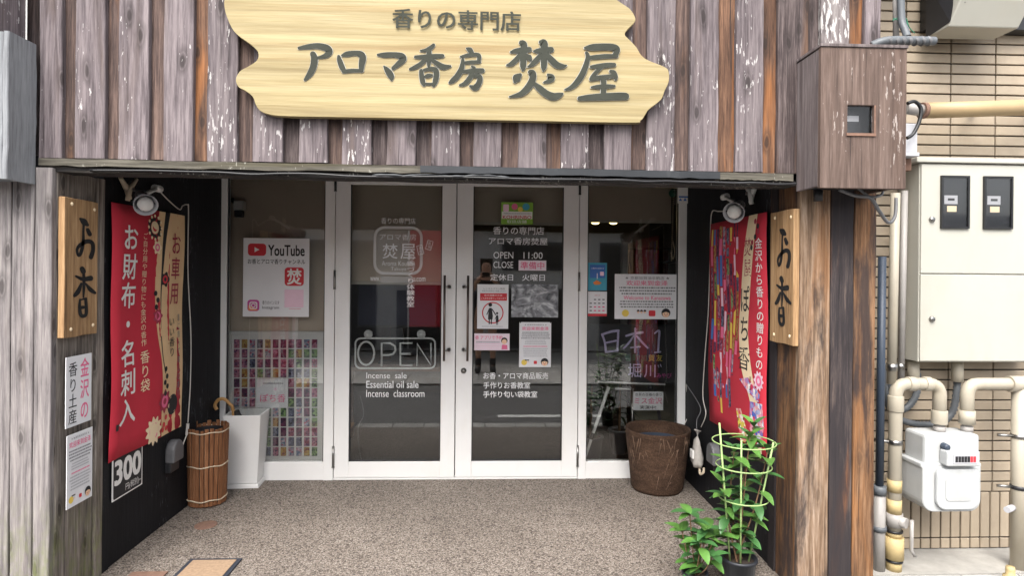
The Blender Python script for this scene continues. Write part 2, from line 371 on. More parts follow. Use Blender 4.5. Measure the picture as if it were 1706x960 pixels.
# ------------------------------------------------------------------ lettering and flat print
_fc = bpy.data.curves.new('lettering_source', 'FONT'); _fo = bpy.data.objects.new('lettering_source', _fc); col.objects.link(_fo)
_cache = {}
def glyphs(body, bold=0.0):
    k = (body, bold)
    if k not in _cache:
        _fc.body = body; _fc.offset = bold; _fc.resolution_u = 3
        dg = bpy.context.evaluated_depsgraph_get(); dg.update()
        me = bpy.data.meshes.new_from_object(_fo.evaluated_get(dg))
        _cache[k] = ([(v.co.x, v.co.y) for v in me.vertices], [tuple(p.vertices) for p in me.polygons]); bpy.data.meshes.remove(me)
    return _cache[k]
class Sheet:
    """flat print on a plane: normalised coordinates, (0,0) top left, (1,1) bottom right"""
    def __init__(s, parent, o, ux, uy, w, h, warp=None):
        s.p = parent; s.o = Vector(o); s.ux = Vector(ux); s.uy = Vector(uy); s.w = w; s.h = h; s.n = s.ux.cross(s.uy); s.k = 0.0010; s.warp = warp
    def at(s, x, y, k):
        d = k+(s.warp(x, y) if s.warp else 0)
        return s.o + s.ux*(x*s.w) - s.uy*(y*s.h) + s.n*d
    def mesh(s, name, v2, faces, m, step=.00018, K=None):
        me = bpy.data.meshes.new(name); me.from_pydata([tuple(s.at(x, y, s.k+(K[i] if K else 0))) for i, (x, y) in enumerate(v2)], [], faces); s.k += step
        return link(name, me, m, s.p)
    def poly(s, name, pts, m): 
        return s.mesh(name, pts, [list(range(len(pts)))[::-1]], m)
    def rect(s, x0, y0, x1, y1, m, name='print', n=1):
        v = []; f = []
        for i in range(n+1):
            y = y0+(y1-y0)*i/n; v += [(x0, y), (x1, y)]
        for i in range(n): f.append((2*i, 2*i+2, 2*i+3, 2*i+1))
        return s.mesh(name, v, f, m)
    def disc(s, cx, cy, r, m, name='print', asp=None, n=20, r0=None):
        a = s.w/s.h if asp is None else asp
        if r0 is None: return s.poly(name, [(cx+r*math.cos(2*math.pi*i/n), cy+r*a*math.sin(2*math.pi*i/n)) for i in range(n)], m)
        v = []
        for i in range(n):
            c, q = math.cos(2*math.pi*i/n), math.sin(2*math.pi*i/n); v += [(cx+r*c, cy+r*a*q), (cx+r0*c, cy+r0*a*q)]
        return s.mesh(name, v, [(2*i, 2*i+1, (2*i+3) % (2*n), (2*i+2) % (2*n)) for i in range(n)], m)
    def rrect(s, x0, y0, x1, y1, r, m, name='print', t=None):
        """rounded rectangle; with t an outline of width t (in sheet widths)"""
        a = s.w/s.h
        def ring(d):
            out = []
            rr = max(r-d, .0005)
            for cx, cy, q in ((x1-r, y0+r*a, 0), (x0+r, y0+r*a, 1), (x0+r, y1-r*a, 2), (x1-r, y1-r*a, 3)):
                for i in range(6):
                    b = math.pi/2*(q+i/5); out.append((cx+rr*math.cos(b), cy-rr*a*math.sin(b)))
            return out
        o = ring(0)
        if t is None: return s.poly(name, o[::-1], m)
        i_ = ring(t); n = len(o)
        return s.mesh(name, o+i_, [(k, (k+1) % n, n+(k+1) % n, n+k) for k in range(n)], m)
    def bolden(s, v, f, bold):
        if not bold: return v, f, None
        V = []; F = []; K = []
        for q, (dx, dy) in enumerate(((-1,-.7),(1,-.7),(-1,.7),(1,.7))):
            n = len(V); V += [(a+dx*bold*1.1, b+dy*bold*1.1) for a, b in v]; F += [tuple(i+n for i in g) for g in f]; K += [q*.00004]*len(v)
        return V, F, K
    def text(s, body, x0, y0, x1, y1, m, bold=0, name='lettering'):
        v, f, K = s.bolden(*glyphs(body, 0), bold)
        if not v: return
        ax, bx = min(p[0] for p in v), max(p[0] for p in v); ay, by = min(p[1] for p in v), max(p[1] for p in v)
        return s.mesh(name, [(x0+(p[0]-ax)/(bx-ax)*(x1-x0), y1-(p[1]-ay)/(by-ay)*(y1-y0)) for p in v], f, m, K=K)
    def vtext(s, body, cx, y0, y1, cw, m, bold=0, name='lettering', slant=0):
        if 1 < len(body) <= 4:
            h_ = (y1-y0)/len(body); k0 = s.k
            for i, c in enumerate(body): s.k = k0; s.vtext(c, cx, y0+h_*i, y0+h_*(i+1), cw, m, bold, name)
            return
        V = []; F = []; KK = []; ch = (y1-y0)/len(body)
        for i, c in enumerate(body):
            if c == ' ': continue
            v, f, kk = s.bolden(*glyphs(c, 0), bold); n = len(V); KK += kk or [0]*len(v)
            for p in v:
                yy = y0+ch*i+ch*(.5-(p[1]-.38)/1.02*.98)
                V.append((cx+slant*(i/len(body)-.5)+(p[0]-.5)*cw, yy))
            F += [tuple(q+n for q in g) for g in f]
        return s.mesh(name, V, F, m, K=KK)
    def strokes(s, ss, m, fn, name='lettering', wn=1.0, step=.0002):
        """brush strokes [(x,y,width),...] in some drawing's units; fn maps (x,y) to sheet coordinates"""
        V = []; F = []; D = []
        for q, st in enumerate(ss):
            P = catmull([(a, b, c) for a, b, c in st], 5)
            base = len(V); pts = []
            n = len(P)
            for i, p in enumerate(P):
                t = (P[min(i+1, n-1)]-P[max(i-1, 0)]); t = Vector((t.x, t.y)); t = t.normalized() if t.length else Vector((1, 0))
                nn = Vector((-t.y, t.x)); hw = max(p.z, 1)*.5*wn
                V += [(p.x+nn.x*hw, p.y+nn.y*hw), (p.x-nn.x*hw, p.y-nn.y*hw)]; D += [q, q]
                if i in (0, n-1):
                    sg = -1 if i == 0 else 1; e = []
                    for a in (R(45), R(0), R(-45)):
                        e.append((p.x+sg*t.x*hw*math.cos(a)*.9+nn.x*hw*math.sin(a), p.y+sg*t.y*hw*math.cos(a)*.9+nn.y*hw*math.sin(a)))
                    k = len(V); V += e; D += [q]*3
                    pts.append((k-2, k, k+1, k+2, k-1)); 
                    if i == 0: off = 3
            idx = [base]+[base+5+2*i for i in range(n-1)]
            for a, b in zip(idx[:-1], idx[1:]): F.append((a, a+1, b+1, b))
            F += pts
        me = bpy.data.meshes.new(name); me.from_pydata([tuple(s.at(*fn(x, y), s.k+d*step)) for (x, y), d in zip(V, D)], [], F); s.k += step*len(ss)+.0002
        return link(name, me, m, s.p)
    def fine(s, x0, y0, x1, y1, rows, m, rng, name='fine_print'):
        """rows of small print too small to read"""
        V = []; F = []
        h = (y1-y0)/rows
        for r in range(rows):
            ind = rng.uniform(0, .08)*(x1-x0); x = x0+ind
            while x < x1-ind:
                wd = rng.uniform(.012, .05)*(x1-x0); n = len(V); a, b = y0+r*h+h*.25, y0+r*h+h*.72
                V += [(x, a), (x+wd, a), (x+wd, b), (x, b)]; F.append((n, n+3, n+2, n+1)); x += wd+.012*(x1-x0)
        return s.mesh(name, V, F, m)
def paper(name, label, cat, plane, m='paper', th=.0012, group=None, warp=None, ny=1, partname='sheet', margin=0):
    """a thin sheet as a thing; plane = (o, ux, uy, w, h) with o its top left corner"""
    o, ux, uy, w, h = plane
    o = Vector(o); ux = Vector(ux); uy = Vector(uy); n = ux.cross(uy)
    t = thing(name, label, cat, o+ux*w*.5-uy*h, group)
    s = Sheet(t, o, ux, uy, w, h, warp); nx = 8 if warp else 1; ny = 16 if warp else 1
    mb = MB(); V = []; F = []
    for k in (0.0006, -th+.0006):
        for j in range(ny+1):
            for i in range(nx+1): V.append(s.at(i/nx, j/ny, k))
    q = (nx+1)*(ny+1); g = lambda i, j: j*(nx+1)+i
    for j in range(ny):
        for i in range(nx):
            f = (g(i,j), g(i,j+1), g(i+1,j+1), g(i+1,j)); F += [f, tuple(x+q for x in f[::-1])]
    bd = [g(i,0) for i in range(nx+1)]+[g(nx,j) for j in range(1,ny+1)]+[g(i,ny) for i in range(nx-1,-1,-1)]+[g(0,j) for j in range(ny-1,0,-1)]
    for a, b in zip(bd, bd[1:]+bd[:1]): F.append((a, b, b+q, a+q))
    mb.add(V, F, bool(warp)); mb.build(partname, m, t)
    return t, s
XA = (1,0,0); ZA = (0,0,1); YA = (0,1,0); YM = (0,-1,0)
def planeY(x0, y0, x1, y1, Y):
    a = RY(x0, y0, x1, y1, Y); return ((a[0], Y, a[3]), XA, ZA, a[2]-a[0], a[3]-a[1])
def planeXL(x0, y0, x1, y1, x2, y2, x3, y3, X):
    """left wall: corners tl, tr, br, bl in pixels"""
    a, b, c, d = UX(x0,y0,X), UX(x1,y1,X), UX(x2,y2,X), UX(x3,y3,X)
    ya, yb = (a.y+d.y)/2, (b.y+c.y)/2; zt, zb = (a.z+b.z)/2, (c.z+d.z)/2
    return ((X, min(ya,yb), zt), YA, ZA, abs(yb-ya), zt-zb)
def planeXR(x0, y0, x1, y1, x2, y2, x3, y3, X):
    a, b, c, d = UX(x0,y0,X), UX(x1,y1,X), UX(x2,y2,X), UX(x3,y3,X)
    ya, yb = (a.y+d.y)/2, (b.y+c.y)/2; zt, zb = (a.z+b.z)/2, (c.z+d.z)/2
    return ((X, max(ya,yb), zt), YM, ZA, abs(yb-ya), zt-zb)
# ================================================================== the setting
YD, YF, YB, YN = 4.35, 2.75, 2.70, 3.2      # door plane, pillar fronts, cladding fronts, neighbour wall
XL = U(367, 560, YD).x; XR = U(1143, 560, YD).x
def struct(name, mb, m): return mb.build(name, m, None, 0, kind='structure')
struct('entrance_floor', MB().box(XL-.6, 2.93, -.12, XR+.02, YD+.06, 0), 'pebble_floor')
struct('road', MB().box(-30, .62, -.3, 30, 2.75, -.03), 'asphalt')
struct('pavement', MB().box(-30, -40, -.3, 30, .5, -.028), 'concrete')
struct('side_yard', MB().box(XR+.02, 2.93, -.12, 8, 3.3, .0), 'concrete')
struct('ground', MB().box(-60, -60, -.6, 60, 60, -.31), 'concrete')
struct('left_yard', MB().box(-8, 2.93, -.12, XL-.6, 3.6, 0), 'concrete')
kp = thing('kerb_row', 'grey kerb stones in a row along the road edge below the entrance', 'kerb', (0, 2.84, 0))
x = -3.0
while x < 3.6:
    box('stone', 'kerb', kp, x+.004, 2.752, -.11, x+.296, 2.928, -.004+random.uniform(-.002,.002), .006); x += .3
struct('white_line', MB().box(U(830, 693, 6.3).x, 2.32, -.05, 30, 2.42, -.026), 'line_paint')
pv = thing('paving_strip', 'pale paving blocks along the far side of the street', 'paving', (0, .2, 0))
for j in range(5):
    x = -3.6
    while x < 3.2:
        box('paver', 'paving', pv, x+.004, .49-j*.32-.312, -.1, x+.244, .49-j*.32, -.008+random.uniform(-.002,.002)); x += .25
struct('far_kerb', MB().box(-30, .5, -.2, 30, .62, -.004), 'kerb')

# ================================================================== the shop building
shop = thing('shop_building', 'dark timber-clad shop front with weathered planks above a recessed glass entrance', 'building', ((XL+XR)/2, 3.5, 0))
def plank(m, parent, x0, x1, y0, y1, z0, z1, wob=.0025, seg=9, name='plank'):
    """vertical plank with slightly uneven edges; y0 front"""
    V = []; F = []
    for j in range(seg+1):
        z = z0+(z1-z0)*j/seg; a = x0+random.uniform(-wob, wob); b = x1+random.uniform(-wob, wob); yy = y0+random.uniform(-.0012, .0012); c = .003
        V += [(a, y1, z), (a, yy+c, z), (a+c, yy, z), (b-c, yy, z), (b, yy+c, z), (b, y1, z)]
    for j in range(seg):
        for k in range(6): F.append((6*j+k, 6*j+(k+1) % 6, 6*j+6+(k+1) % 6, 6*j+6+k))
    F += [tuple(range(5,-1,-1)), tuple(6*seg+k for k in range(6))]
    return MB().add(V, F).build(name, m, parent)
ZT = 3.25
zl = lambda px: U(px, 262+(px-63)*.0209, YB).z          # lower edge of the cladding
clad = MB().box(U(30, 100, YB).x, YB+.05, zl(700)+.03, U(1466, 100, YB).x, YB+.09, ZT).build('upper_wall', 'plank_dark', shop)
raised = [(66,100),(125,172),(198,245),(273,319),(346,393),(423,469),(499,544),(571,617),(646,691),(720,764),(790,834),(865,909),(937,980),(1008,1051),(1079,1123),(1151,1195),(1227,1270),(1297,1344),(1367,1412)]
lows = [(100,125),(172,198),(245,273),(319,346),(393,423),(469,499),(544,571),(617,646),(691,720),(764,790),(834,865),(909,937),(980,1008),(1051,1079),(1123,1151),(1195,1227),(1270,1297),(1344,1367),(1412,1440)]
rm = {16:'plank_grey', 17:'plank_dark', 18:'plank_peel'}
lm = {1:'plank_brown', 2:'plank_brown', 3:'plank_orange', 4:'plank_brown', 13:'plank_brown', 14:'plank_brown', 15:'plank_orange', 16:'plank_orange', 17:'plank_dark', 18:'plank_orange', 0:'plank_brown'}
for i, (a, b) in enumerate(raised):
    xa, xb = U(a, 240, YB).x, U(b, 240, YB).x
    plank(rm.get(i, 'plank_grey'), clad, xa-.004, xb+.004, YB, YB+.024, zl((a+b)/2)+random.uniform(-.003,.003), ZT)
for i, (a, b) in enumerate(lows):
    xa, xb = U(a, 240, YB).x, U(b, 240, YB).x
    plank(lm.get(i, random.choice(['plank_dark','plank_dark','plank_brown'])), clad, xa-.012, xb+.012, YB+.026, YB+.046, zl((a+b)/2)+random.uniform(-.002,.006), ZT)
plank('plank_grey', clad, U(1440,240,YB).x, U(1466,240,YB).x, YB, YB+.024, zl(1450), ZT)
# lintel: weathered trim strip, metal flashing on its right half, black beam below
zs = zl(700)
def strip(name, m, pa, pb, top, bot, y0, y1, seg=30):
    V = []; F = []
    for i in range(seg+1):
        px = pa+(pb-pa)*i/seg; zz = zl(px); X = U(px, 280, y0).x; j = random.uniform(-.003,.003)
        V += [(X, y0, zz-top+j*.4), (X, y1, zz-top+j*.4), (X, y1, zz-bot+j), (X, y0, zz-bot+j)]
    for i in range(seg):
        for k in range(4): F.append((4*i+k, 4*i+4+k, 4*i+4+(k+1) % 4, 4*i+(k+1) % 4))
    F += [(0,1,2,3), tuple(4*seg+k for k in (3,2,1,0))]
    return MB().add(V, F).build(name, m, shop)
strip('lintel_trim', 'trim_strip', 64, 735, .004, .036, YB-.004, YB+.06)
strip('lintel_flashing', 'dark_flash', 700, 1200, .003, .034, YB-.010, YB-.0055)
strip('lintel_trim', 'trim_strip', 1200, 1322, .004, .036, YB-.004, YB+.06)
strip('lintel_beam', 'beam', 66, 1326, .038, .060, YB+.012, YB+.12)
box('soffit', 'wall_black', shop, XL-.25, YB+.16, 2.30, XR+.35, YD+.1, 2.36)
box('beam_back', 'wall_black', shop, XL-.2, YB+.13, zs-.045, XR+.3, YB+.16, 2.36)
# side walls of the recess and pillars
YP = 3.03
for side, X, sg in (('left', XL, -1), ('right', XR, 1)):
    wl = MB().box(X, YP, 0, X+sg*.08, YD+.1, 2.31).build('recess_wall', 'wall_black', shop)
    wl['label'] = 'black painted %s wall of the recess' % side
# left pillar
pl = MB().box(XL-.33, YF+.0255, 0, XL-.022, YP, zs-.04).build('pillar', 'pillar_trim', shop); pl['label'] = 'grey weathered timber pillar'
for a, b in ((U(-24,600,YF-.06).x, U(17,600,YF-.06).x-.002),(U(17,600,YF-.06).x+.002, U(55,600,YF-.06).x-.002),(U(55,600,YF-.06).x+.002, XL-.004)):
    plank('pillar_grey', pl, a, b, YF-.06, YF+.025, 0, zs-.038)
# its inner face: dark planks and an edge post
def sideplank(m, parent, X, sg, y0, y1, z0, z1, th=.02, name='plank'):
    o = plank(m, parent, y0, y1, 0, th, z0, z1, name=name)
    for v in o.data.vertices: x, y, z = v.co; v.co = (X-sg*(-y), x, z)
    if True:
        bm = bmesh.new(); bm.from_mesh(o.data); bmesh.ops.recalc_face_normals(bm, faces=bm.faces); bm.to_mesh(o.data); bm.free()
    return o
sideplank('pillar_trim', pl, XL-.0005, -1, YF-.03, YP-.055, 0, zs-.038)
sideplank('pillar_trim', pl, XL+.012, -1, YP-.053, YP+.0, 0, zs-.038, .032)
sideplank('wall_black', pl, XL+.006, -1, YP+.003, YP+.06, 0, zs-.038, .012)
# right pillar
pr = MB().box(XR+.022, YF+.03, 0, XR+.32, YP, zs-.04).build('pillar', 'pillar_black', shop); pr['label'] = 'brown and blackened scuffed timber pillar'
for a, b, m in ((1331,1382,'pillar_pale'),(1383,1421,'pillar_black'),(1422,1458,'pillar_brown')):
    plank(m, pr, U(a,650,YF).x, U(b,650,YF).x, YF+random.uniform(0,.004), YF+.03, 0, zs-.03, .002)
sideplank('pillar_brown', pr, XR+.0005, 1, YF+.031, YP-.06, 0, zs-.038)
sideplank('pillar_black', pr, XR-.006, 1, YP-.058, YP+.012, 0, zs-.038, .026)
# ---------------------------------------------------------------- glazed front
fx = lambda px: U(px, 550, YD).x
fz = lambda py: U(760, py, YD).z
ZH = 2.29
YG = YD+.03
fr_ = MB()
for a, b in ((365,376),(540,556.5),(964.5,978),(1130,1143)):
    fr_.box(fx(a), YD, 0, fx(b), YD+.07, ZH)
fr_.box(fx(376), YD+.002, ZH-.06, fx(1130), YD+.068, ZH-.001)
fr_.box(fx(556.5), YD+.006, 0, fx(964.5), YD+.066, .012)
fr_.build('door_frame', 'white_frame', shop, .003)
def win(pa, pb, zb):
    o = MB().box(fx(pa), YD+.008, .0, fx(pb), YD+.062, zb).build('window', 'white_frame', shop, .003)
    box('pane', 'glass', o, fx(pa)+.001, YG, zb+.001, fx(pb)-.001, YG+.005, ZH-.061)
    MB().box(fx(pa), YG-.012, zb+.001, fx(pa)+.008, YG-.001, ZH-.061).box(fx(pb)-.008, YG-.012, zb+.001, fx(pb), YG-.001, ZH-.061).build('glazing_bead', 'dark_plastic', o)
    return o
ZG = fz(770)
win(376, 540, ZG); win(978, 1130, ZG-.005)
doors = []
for side, (a, b, ga, gb) in (('left', (557.5,758.5,582,735)), ('right', (760,963.5,787,938))):
    z0 = .016
    o = (MB().box(fx(a), YD+.004, z0, fx(ga), YD+.05, ZH-.062).box(fx(gb), YD+.004, z0, fx(b), YD+.05, ZH-.062)
         .box(fx(ga), YD+.006, z0, fx(gb), YD+.048, ZG).box(fx(ga), YD+.006, ZH-.16, fx(gb), YD+.048, ZH-.062)).build('door', 'white_frame', shop, .003)
    o['label'] = '%s leaf of the white double door' % side
    box('pane', 'glass', o, fx(ga)+.001, YG, ZG+.001, fx(gb)-.001, YG+.005, ZH-.161)
    s = MB()
    for q in (ga, gb-1.4): s.box(fx(q), YG-.014, ZG, fx(q+1.4), YG-.001, ZH-.162)
    s.box(fx(ga+1.5), YG-.014, ZG+.0005, fx(gb-1.5), YG-.001, ZG+.007); s.build('gasket', 'dark_plastic', o)
    # handle
    hx = fx(741 if side == 'left' else 779.5); bx = hx+(.03 if side == 'left' else -.03)
    h = MB().tube([(hx, YD-.055, fz(600)), (hx, YD-.055, fz(459))], .0085, 12).build('handle', 'bronze', o)
    for py in (478, 583):
        MB().tube([(hx, YD-.055, fz(py)), (bx, YD-.055, fz(py)), (bx, YD+.004, fz(py))], .007, 8).lathe([(.014,-.004),(.014,.004),(0,.004)], (bx, YD, fz(py)), 14, 'y').build('handle_bracket', 'steel', o)
    if side == 'right':
        k = MB().lathe([(0,-.014),(.011,-.014),(.012,-.01),(.019,-.008),(.021,0.004)], (fx(773), YD+.002, fz(618)), 20, 'y').build('lock', 'steel', o)
    # hinges
    hg = 557 if side == 'left' else 964
    for y0, y1, m in ((300,321,'black_metal'),(452,483,'steel'),(743,778,'steel')):
        MB().tube([(fx(hg), YD-.004, fz(y1)), (fx(hg), YD-.004, fz(y0))], .0085, 10).build('hinge', m, o)
        MB().tube([(fx(hg), YD-.004, fz(y1)-.003), (fx(hg), YD-.004, fz(y1)+.004)], .0105, 10).build('hinge_cap', m, o)
    doors.append(o)
# ---------------------------------------------------------------- room behind the glass
YR = YD+3.2
struct('room_floor', MB().box(XL-.3, YD+.07, -.05, XR+.6, YR, .005), 'room_dark')
struct('room_back_wall', MB().box(XL-.3, YR, 0, XR+.6, YR+.1, 2.6), 'room_wall')
struct('room_left_wall', MB().box(XL-.4, YD+.1, 0, XL-.3, YR, 2.6), 'room_dark')
struct('room_right_wall', MB().box(XR+.6, YD+.1, 0, XR+.7, YR, 2.6), 'room_dark')
struct('room_ceiling', MB().box(XL-.4, YD+.1, 2.6, XR+.7, YR+.1, 2.7), 'room_dark')
struct('front_head_wall', MB().box(XL-.4, YD+.1, 2.36, XR+.7, YD+.14, 2.6), 'room_dark')
for a, b in ((XL-.4, XL-.081), (XR+.081, XR+.7)):
    struct('room_return_wall', MB().box(a, YD+.101, 0, b, YD+.141, 2.36), 'room_dark')
struct('roof', MB().box(XL-.6, YB+.1, ZT, XR+.8, YR+.3, ZT+.1), 'plank_dark')
# shop outer body above the room
struct('upper_back', MB().box(XL-.5, YR+.12, 2.0, XR+.7, YR+.2, ZT-.01), 'plank_dark')

# ================================================================== tiled neighbour and left neighbour
nb = thing('neighbour_building', 'beige tiled neighbouring building with dark joints beside the shop', 'building', (3, YN, 0))
nx0 = 1.74
wall = MB().box(nx0-.15, YN+.006, 0, 6.5, YN+.3, 3.4).build('wall', 'grout', nb)
# pieces share one mesh per kind
def piece_mesh(name, w, h, d, m):
    me = bpy.data.meshes.new(name); c = .0025
    V = [(0,d,0),(w,d,0),(w,d,h),(0,d,h),(0,c,0),(w,c,0),(w,c,h),(0,c,h),(c,0,c),(w-c,0,c),(w-c,0,h-c),(c,0,h-c)]
    F = [(8,9,10,11)]+[(4+i,4+(i+1) % 4,8+(i+1) % 4,8+i) for i in range(4)]+[(i,(i+1) % 4,4+(i+1) % 4,4+i) for i in range(4)]
    me.from_pydata(V, [], F); me.materials.append(M[m]); return me
px_t = .0562; pw = .2555
xt = U(1578.5, 780, YN).x - 3*pw
tm = piece_mesh('tile', pw-.007, px_t-.008, .012, 'tile'); ts = piece_mesh('tile', px_t-.008, .245, .012, 'tile'); tb = piece_mesh('tile', px_t-.008, .052, .012, 'tile')
def put(me, x, y, z, parent, name='tile'):
    o = bpy.data.objects.new(name, me); col.objects.link(o); o.location = (x, y, z); o.parent = parent; return o
for c in range(7):
    for r in range(52):
        if xt+c*pw < nx0-.1 and False: continue
        if c >= 6: continue
        put(tm, xt+c*pw, YN-.006+random.uniform(-.0008,.0008), .318+r*px_t, wall)
for c in range(26):
    put(ts, xt+c*px_t, YN-.006+random.uniform(-.0008,.0008), .066, wall); put(tb, xt+c*px_t, YN-.006, .006, wall)
lb = thing('left_neighbour_building', 'pale beige wall at the far left edge of the photo', 'building', (-3, 3.1, 0))
MB().box(-6, 3.1, 0, XL-.34, 3.3, 3.4).build('wall', 'opp_wall', lb)

# ================================================================== across the street (seen in the glass)
ob = thing('opposite_building', 'pale grey building across the street seen reflected in the door glass', 'building', (0, -2.8, 0))
MB().box(-9, -6, 0, 9, -2.8, 2.3).build('wall', 'opp_wall', ob)
MB().box(-9.2, -6.2, 2.3, 9.2, -2.6, 2.42).build('roof', 'opp_roof', ob)
for x0, x1, z0, z1 in ((-3.6,-2.1,.05,2.1),(-1.7,-.1,.05,1.15),(.15,1.75,.05,1.2),(2.2,3.6,.1,2.1),(.3,1.5,1.55,2.1),(-1.5,-.5,1.6,2.1)):
    o = box('window', 'opp_roof', ob, x0, -2.79, z0, x1, -2.75, z1); box('pane', 'opp_dark', o, x0+.05, -2.75, z0+.05, x1-.05, -2.742, z1-.05)
nbn = thing('nobori_banner', 'red banner on a pole across the street, reflected in the left door', 'banner', (-1.1, -2.3, 0))
MB().tube([(-1.42,-2.3,0),(-1.42,-2.3,2.5)], .014, 8).tube([(-1.44,-2.3,2.42),(-.78,-2.3,2.42)], .009, 8).build('pole', 'white_plastic', nbn)
MB().lathe([(0,0),(.2,0),(.2,.05),(.06,.09),(0,.09)], (-1.42,-2.3,-.008)).build('base', 'grey_plastic', nbn)
box('cloth', 'red_cloth', nbn, -1.4, -2.303, .5, -.82, -2.298, 2.41)
# ================================================================== things on the facade
rng = random.Random(3)
# ---- big carved name board
YS = 2.655
sgn = thing('name_board', 'large pale wooden name board with wavy ends and dark brush lettering over the entrance', 'sign', (U(745,100,YS).x, YS, U(745,198,YS).z))
ol = [(378,-8),(374,12),(383,40),(395,57),(418,74),(430,87),(428,100),(414,110),(400,118),(393,131),(397,144),(409,151),(421,161),(426,174),(433,184),(448,190),(472,193),(540,194.5),(700,197.5),(900,201.5),(1050,204),(1067,201),(1075,191),(1081,182),(1101,166),(1107,152),(1114,136),(1114,119),(1107,111),(1080,100),(1068,91),(1060,78),(1049,66),(1041,57),(1046,48),(1057,37),(1058,28),(1050,15),(1036,5),(1016,-8),(985,-22),(800,-27),(560,-26),(410,-22)]
pts = catmull([(a, b, 0) for a, b in ol], 4, True)
bm_ = MB().prism([U(p.x, p.y, YS) for p in pts][::-1], (0,-1,0), .036)
brd = bm_.build('board', 'sign_wood', sgn, .004)
gx0, gy0, gx1, gy1 = 375, -28, 1115, 205
S = Sheet(sgn, *planeY(gx0, gy0, gx1, gy1, YS))
S.k = .0015
fA = lambda x, y: ((480+x/5.018-gx0)/(gx1-gx0), (60+y/5.018-gy0)/(gy1-gy0))
fB = lambda x, y: ((830+x/7.383-gx0)/(gx1-gx0), (50+y/7.383-gy0)/(gy1-gy0))
CH = [ # the five smaller characters, then the two large ones
 (fA, [[(75,132,20),(150,118,34),(230,110,40),(300,125,48),(326,152,46),(305,182,38),(270,198,26),(225,208,14)],[(190,176,40),(203,215,48),(195,280,46),(165,345,40),(125,395,16)]]),
 (fA, [[(402,190,20),(410,225,36),(430,280,40),(450,312,30)],[(430,185,16),(470,172,36),(540,162,34),(585,172,46),(600,200,48),(592,255,42),(588,308,30)],[(440,318,24),(510,308,26),(600,306,20)]]),
 (fA, [[(725,172,16),(780,172,36),(860,168,36),(922,180,48),(934,205,46),(900,240,38),(850,282,24)],[(778,268,14),(805,300,40),(835,345,46),(840,376,20)]]),
 (fA, [[(1188,78,22),(1160,105,30),(1120,125,24),(1080,130,14)],[(1035,183,20),(1100,180,30),(1200,172,32),(1265,168,26)],[(1150,130,34),(1150,190,38),(1147,255,22)],[(1120,200,30),(1080,240,30),(1030,270,28),(990,285,14)],[(1170,200,24),(1220,235,36),(1270,260,40),(1330,252,14)],
       [(1085,295,28),(1090,340,36),(1100,390,36),(1110,415,22)],[(1110,290,20),(1160,279,26),(1202,287,38),(1213,320,40),(1204,380,38),(1188,418,22)],[(1115,345,14),(1145,336,30),(1180,330,12)],[(1110,405,16),(1190,405,16)]]),
 (fA, [[(1465,102,16),(1490,114,38),(1512,132,22)],[(1412,172,12),(1470,158,24),(1540,150,26),(1568,164,32),(1565,205,26)],[(1435,222,16),(1500,215,24),(1575,211,20)],[(1432,190,22),(1425,260,36),(1390,330,40),(1345,375,34),(1320,392,14)],[(1508,250,16),(1528,262,24)],[(1425,298,20),(1510,288,32),(1600,283,32)],[(1515,300,32),(1490,350,36),(1450,395,30),(1408,410,14)],[(1510,335,18),(1558,327,32),(1578,347,38),(1565,395,40),(1535,428,42),(1495,415,16)]]),
 (fB, [[(115,255,24),(180,238,50),(270,228,58),(350,215,50)],[(240,135,50),(273,155,72),(275,240,70),(270,330,68),(268,430,62),(265,478,18)],[(230,290,48),(180,350,54),(120,400,46),(65,418,16)],[(300,292,40),(340,318,64),(362,345,34)],
       [(395,238,16),(450,232,50),(540,222,60),(620,212,58)],[(480,122,40),(520,135,84),(530,220,74),(528,320,70),(525,430,60),(520,478,18)],[(480,290,48),(430,350,56),(380,400,44),(325,432,12)],[(570,280,48),(620,340,68),(690,400,68),(760,415,48),(810,403,12)],
       [(235,532,36),(190,575,86),(168,618,36)],[(580,525,30),(618,560,80),(590,598,46),(525,620,14)],[(355,495,50),(385,515,76),(385,590,70),(330,690,72),(240,770,54),(100,808,14)],[(400,632,36),(470,690,66),(560,760,74),(650,793,76),(720,775,56),(762,755,22)]]),
 (fB, [[(1035,182,24),(1120,172,64),(1250,162,68),(1380,162,68),(1432,190,76),(1425,240,56),(1400,262,40)],[(1440,272,36),(1300,277,44),(1200,287,44),(1100,300,38)],[(1055,238,30),(1075,290,48),(1050,400,58),(1000,520,64),(930,620,58),(860,680,42),(790,706,16)],[(1115,415,30),(1200,405,48),(1320,388,50),(1410,381,40)],[(1250,412,36),(1180,480,42),(1130,550,48),(1112,578,26)],[(1112,568,38),(1200,550,46),(1330,532,46),(1420,520,38)],[(1357,462,30),(1398,482,56),(1425,530,48),(1425,562,30)],[(1270,560,62),(1275,640,58),(1270,750,60)],[(1120,668,20),(1200,660,42),(1320,652,44),(1412,646,24)],[(970,810,44),(1100,795,62),(1300,780,74),(1500,770,76),(1560,772,72)]])]
for f, ss in CH: S.strokes([[(a, b, c*1.18+(7 if f is fA else 11)) for a, b, c in st] for st in ss], 'sign_halo', f, 'lettering_edge', step=.00003)
for f, ss in CH: S.strokes(ss, 'sign_ink', f, wn=1.18, step=.00005)
S.text('香りの専門店', (648-gx0)/(gx1-gx0), (17-gy0)/(gy1-gy0), (862-gx0)/(gx1-gx0), (50-gy0)/(gy1-gy0), 'sign_ink', .016)
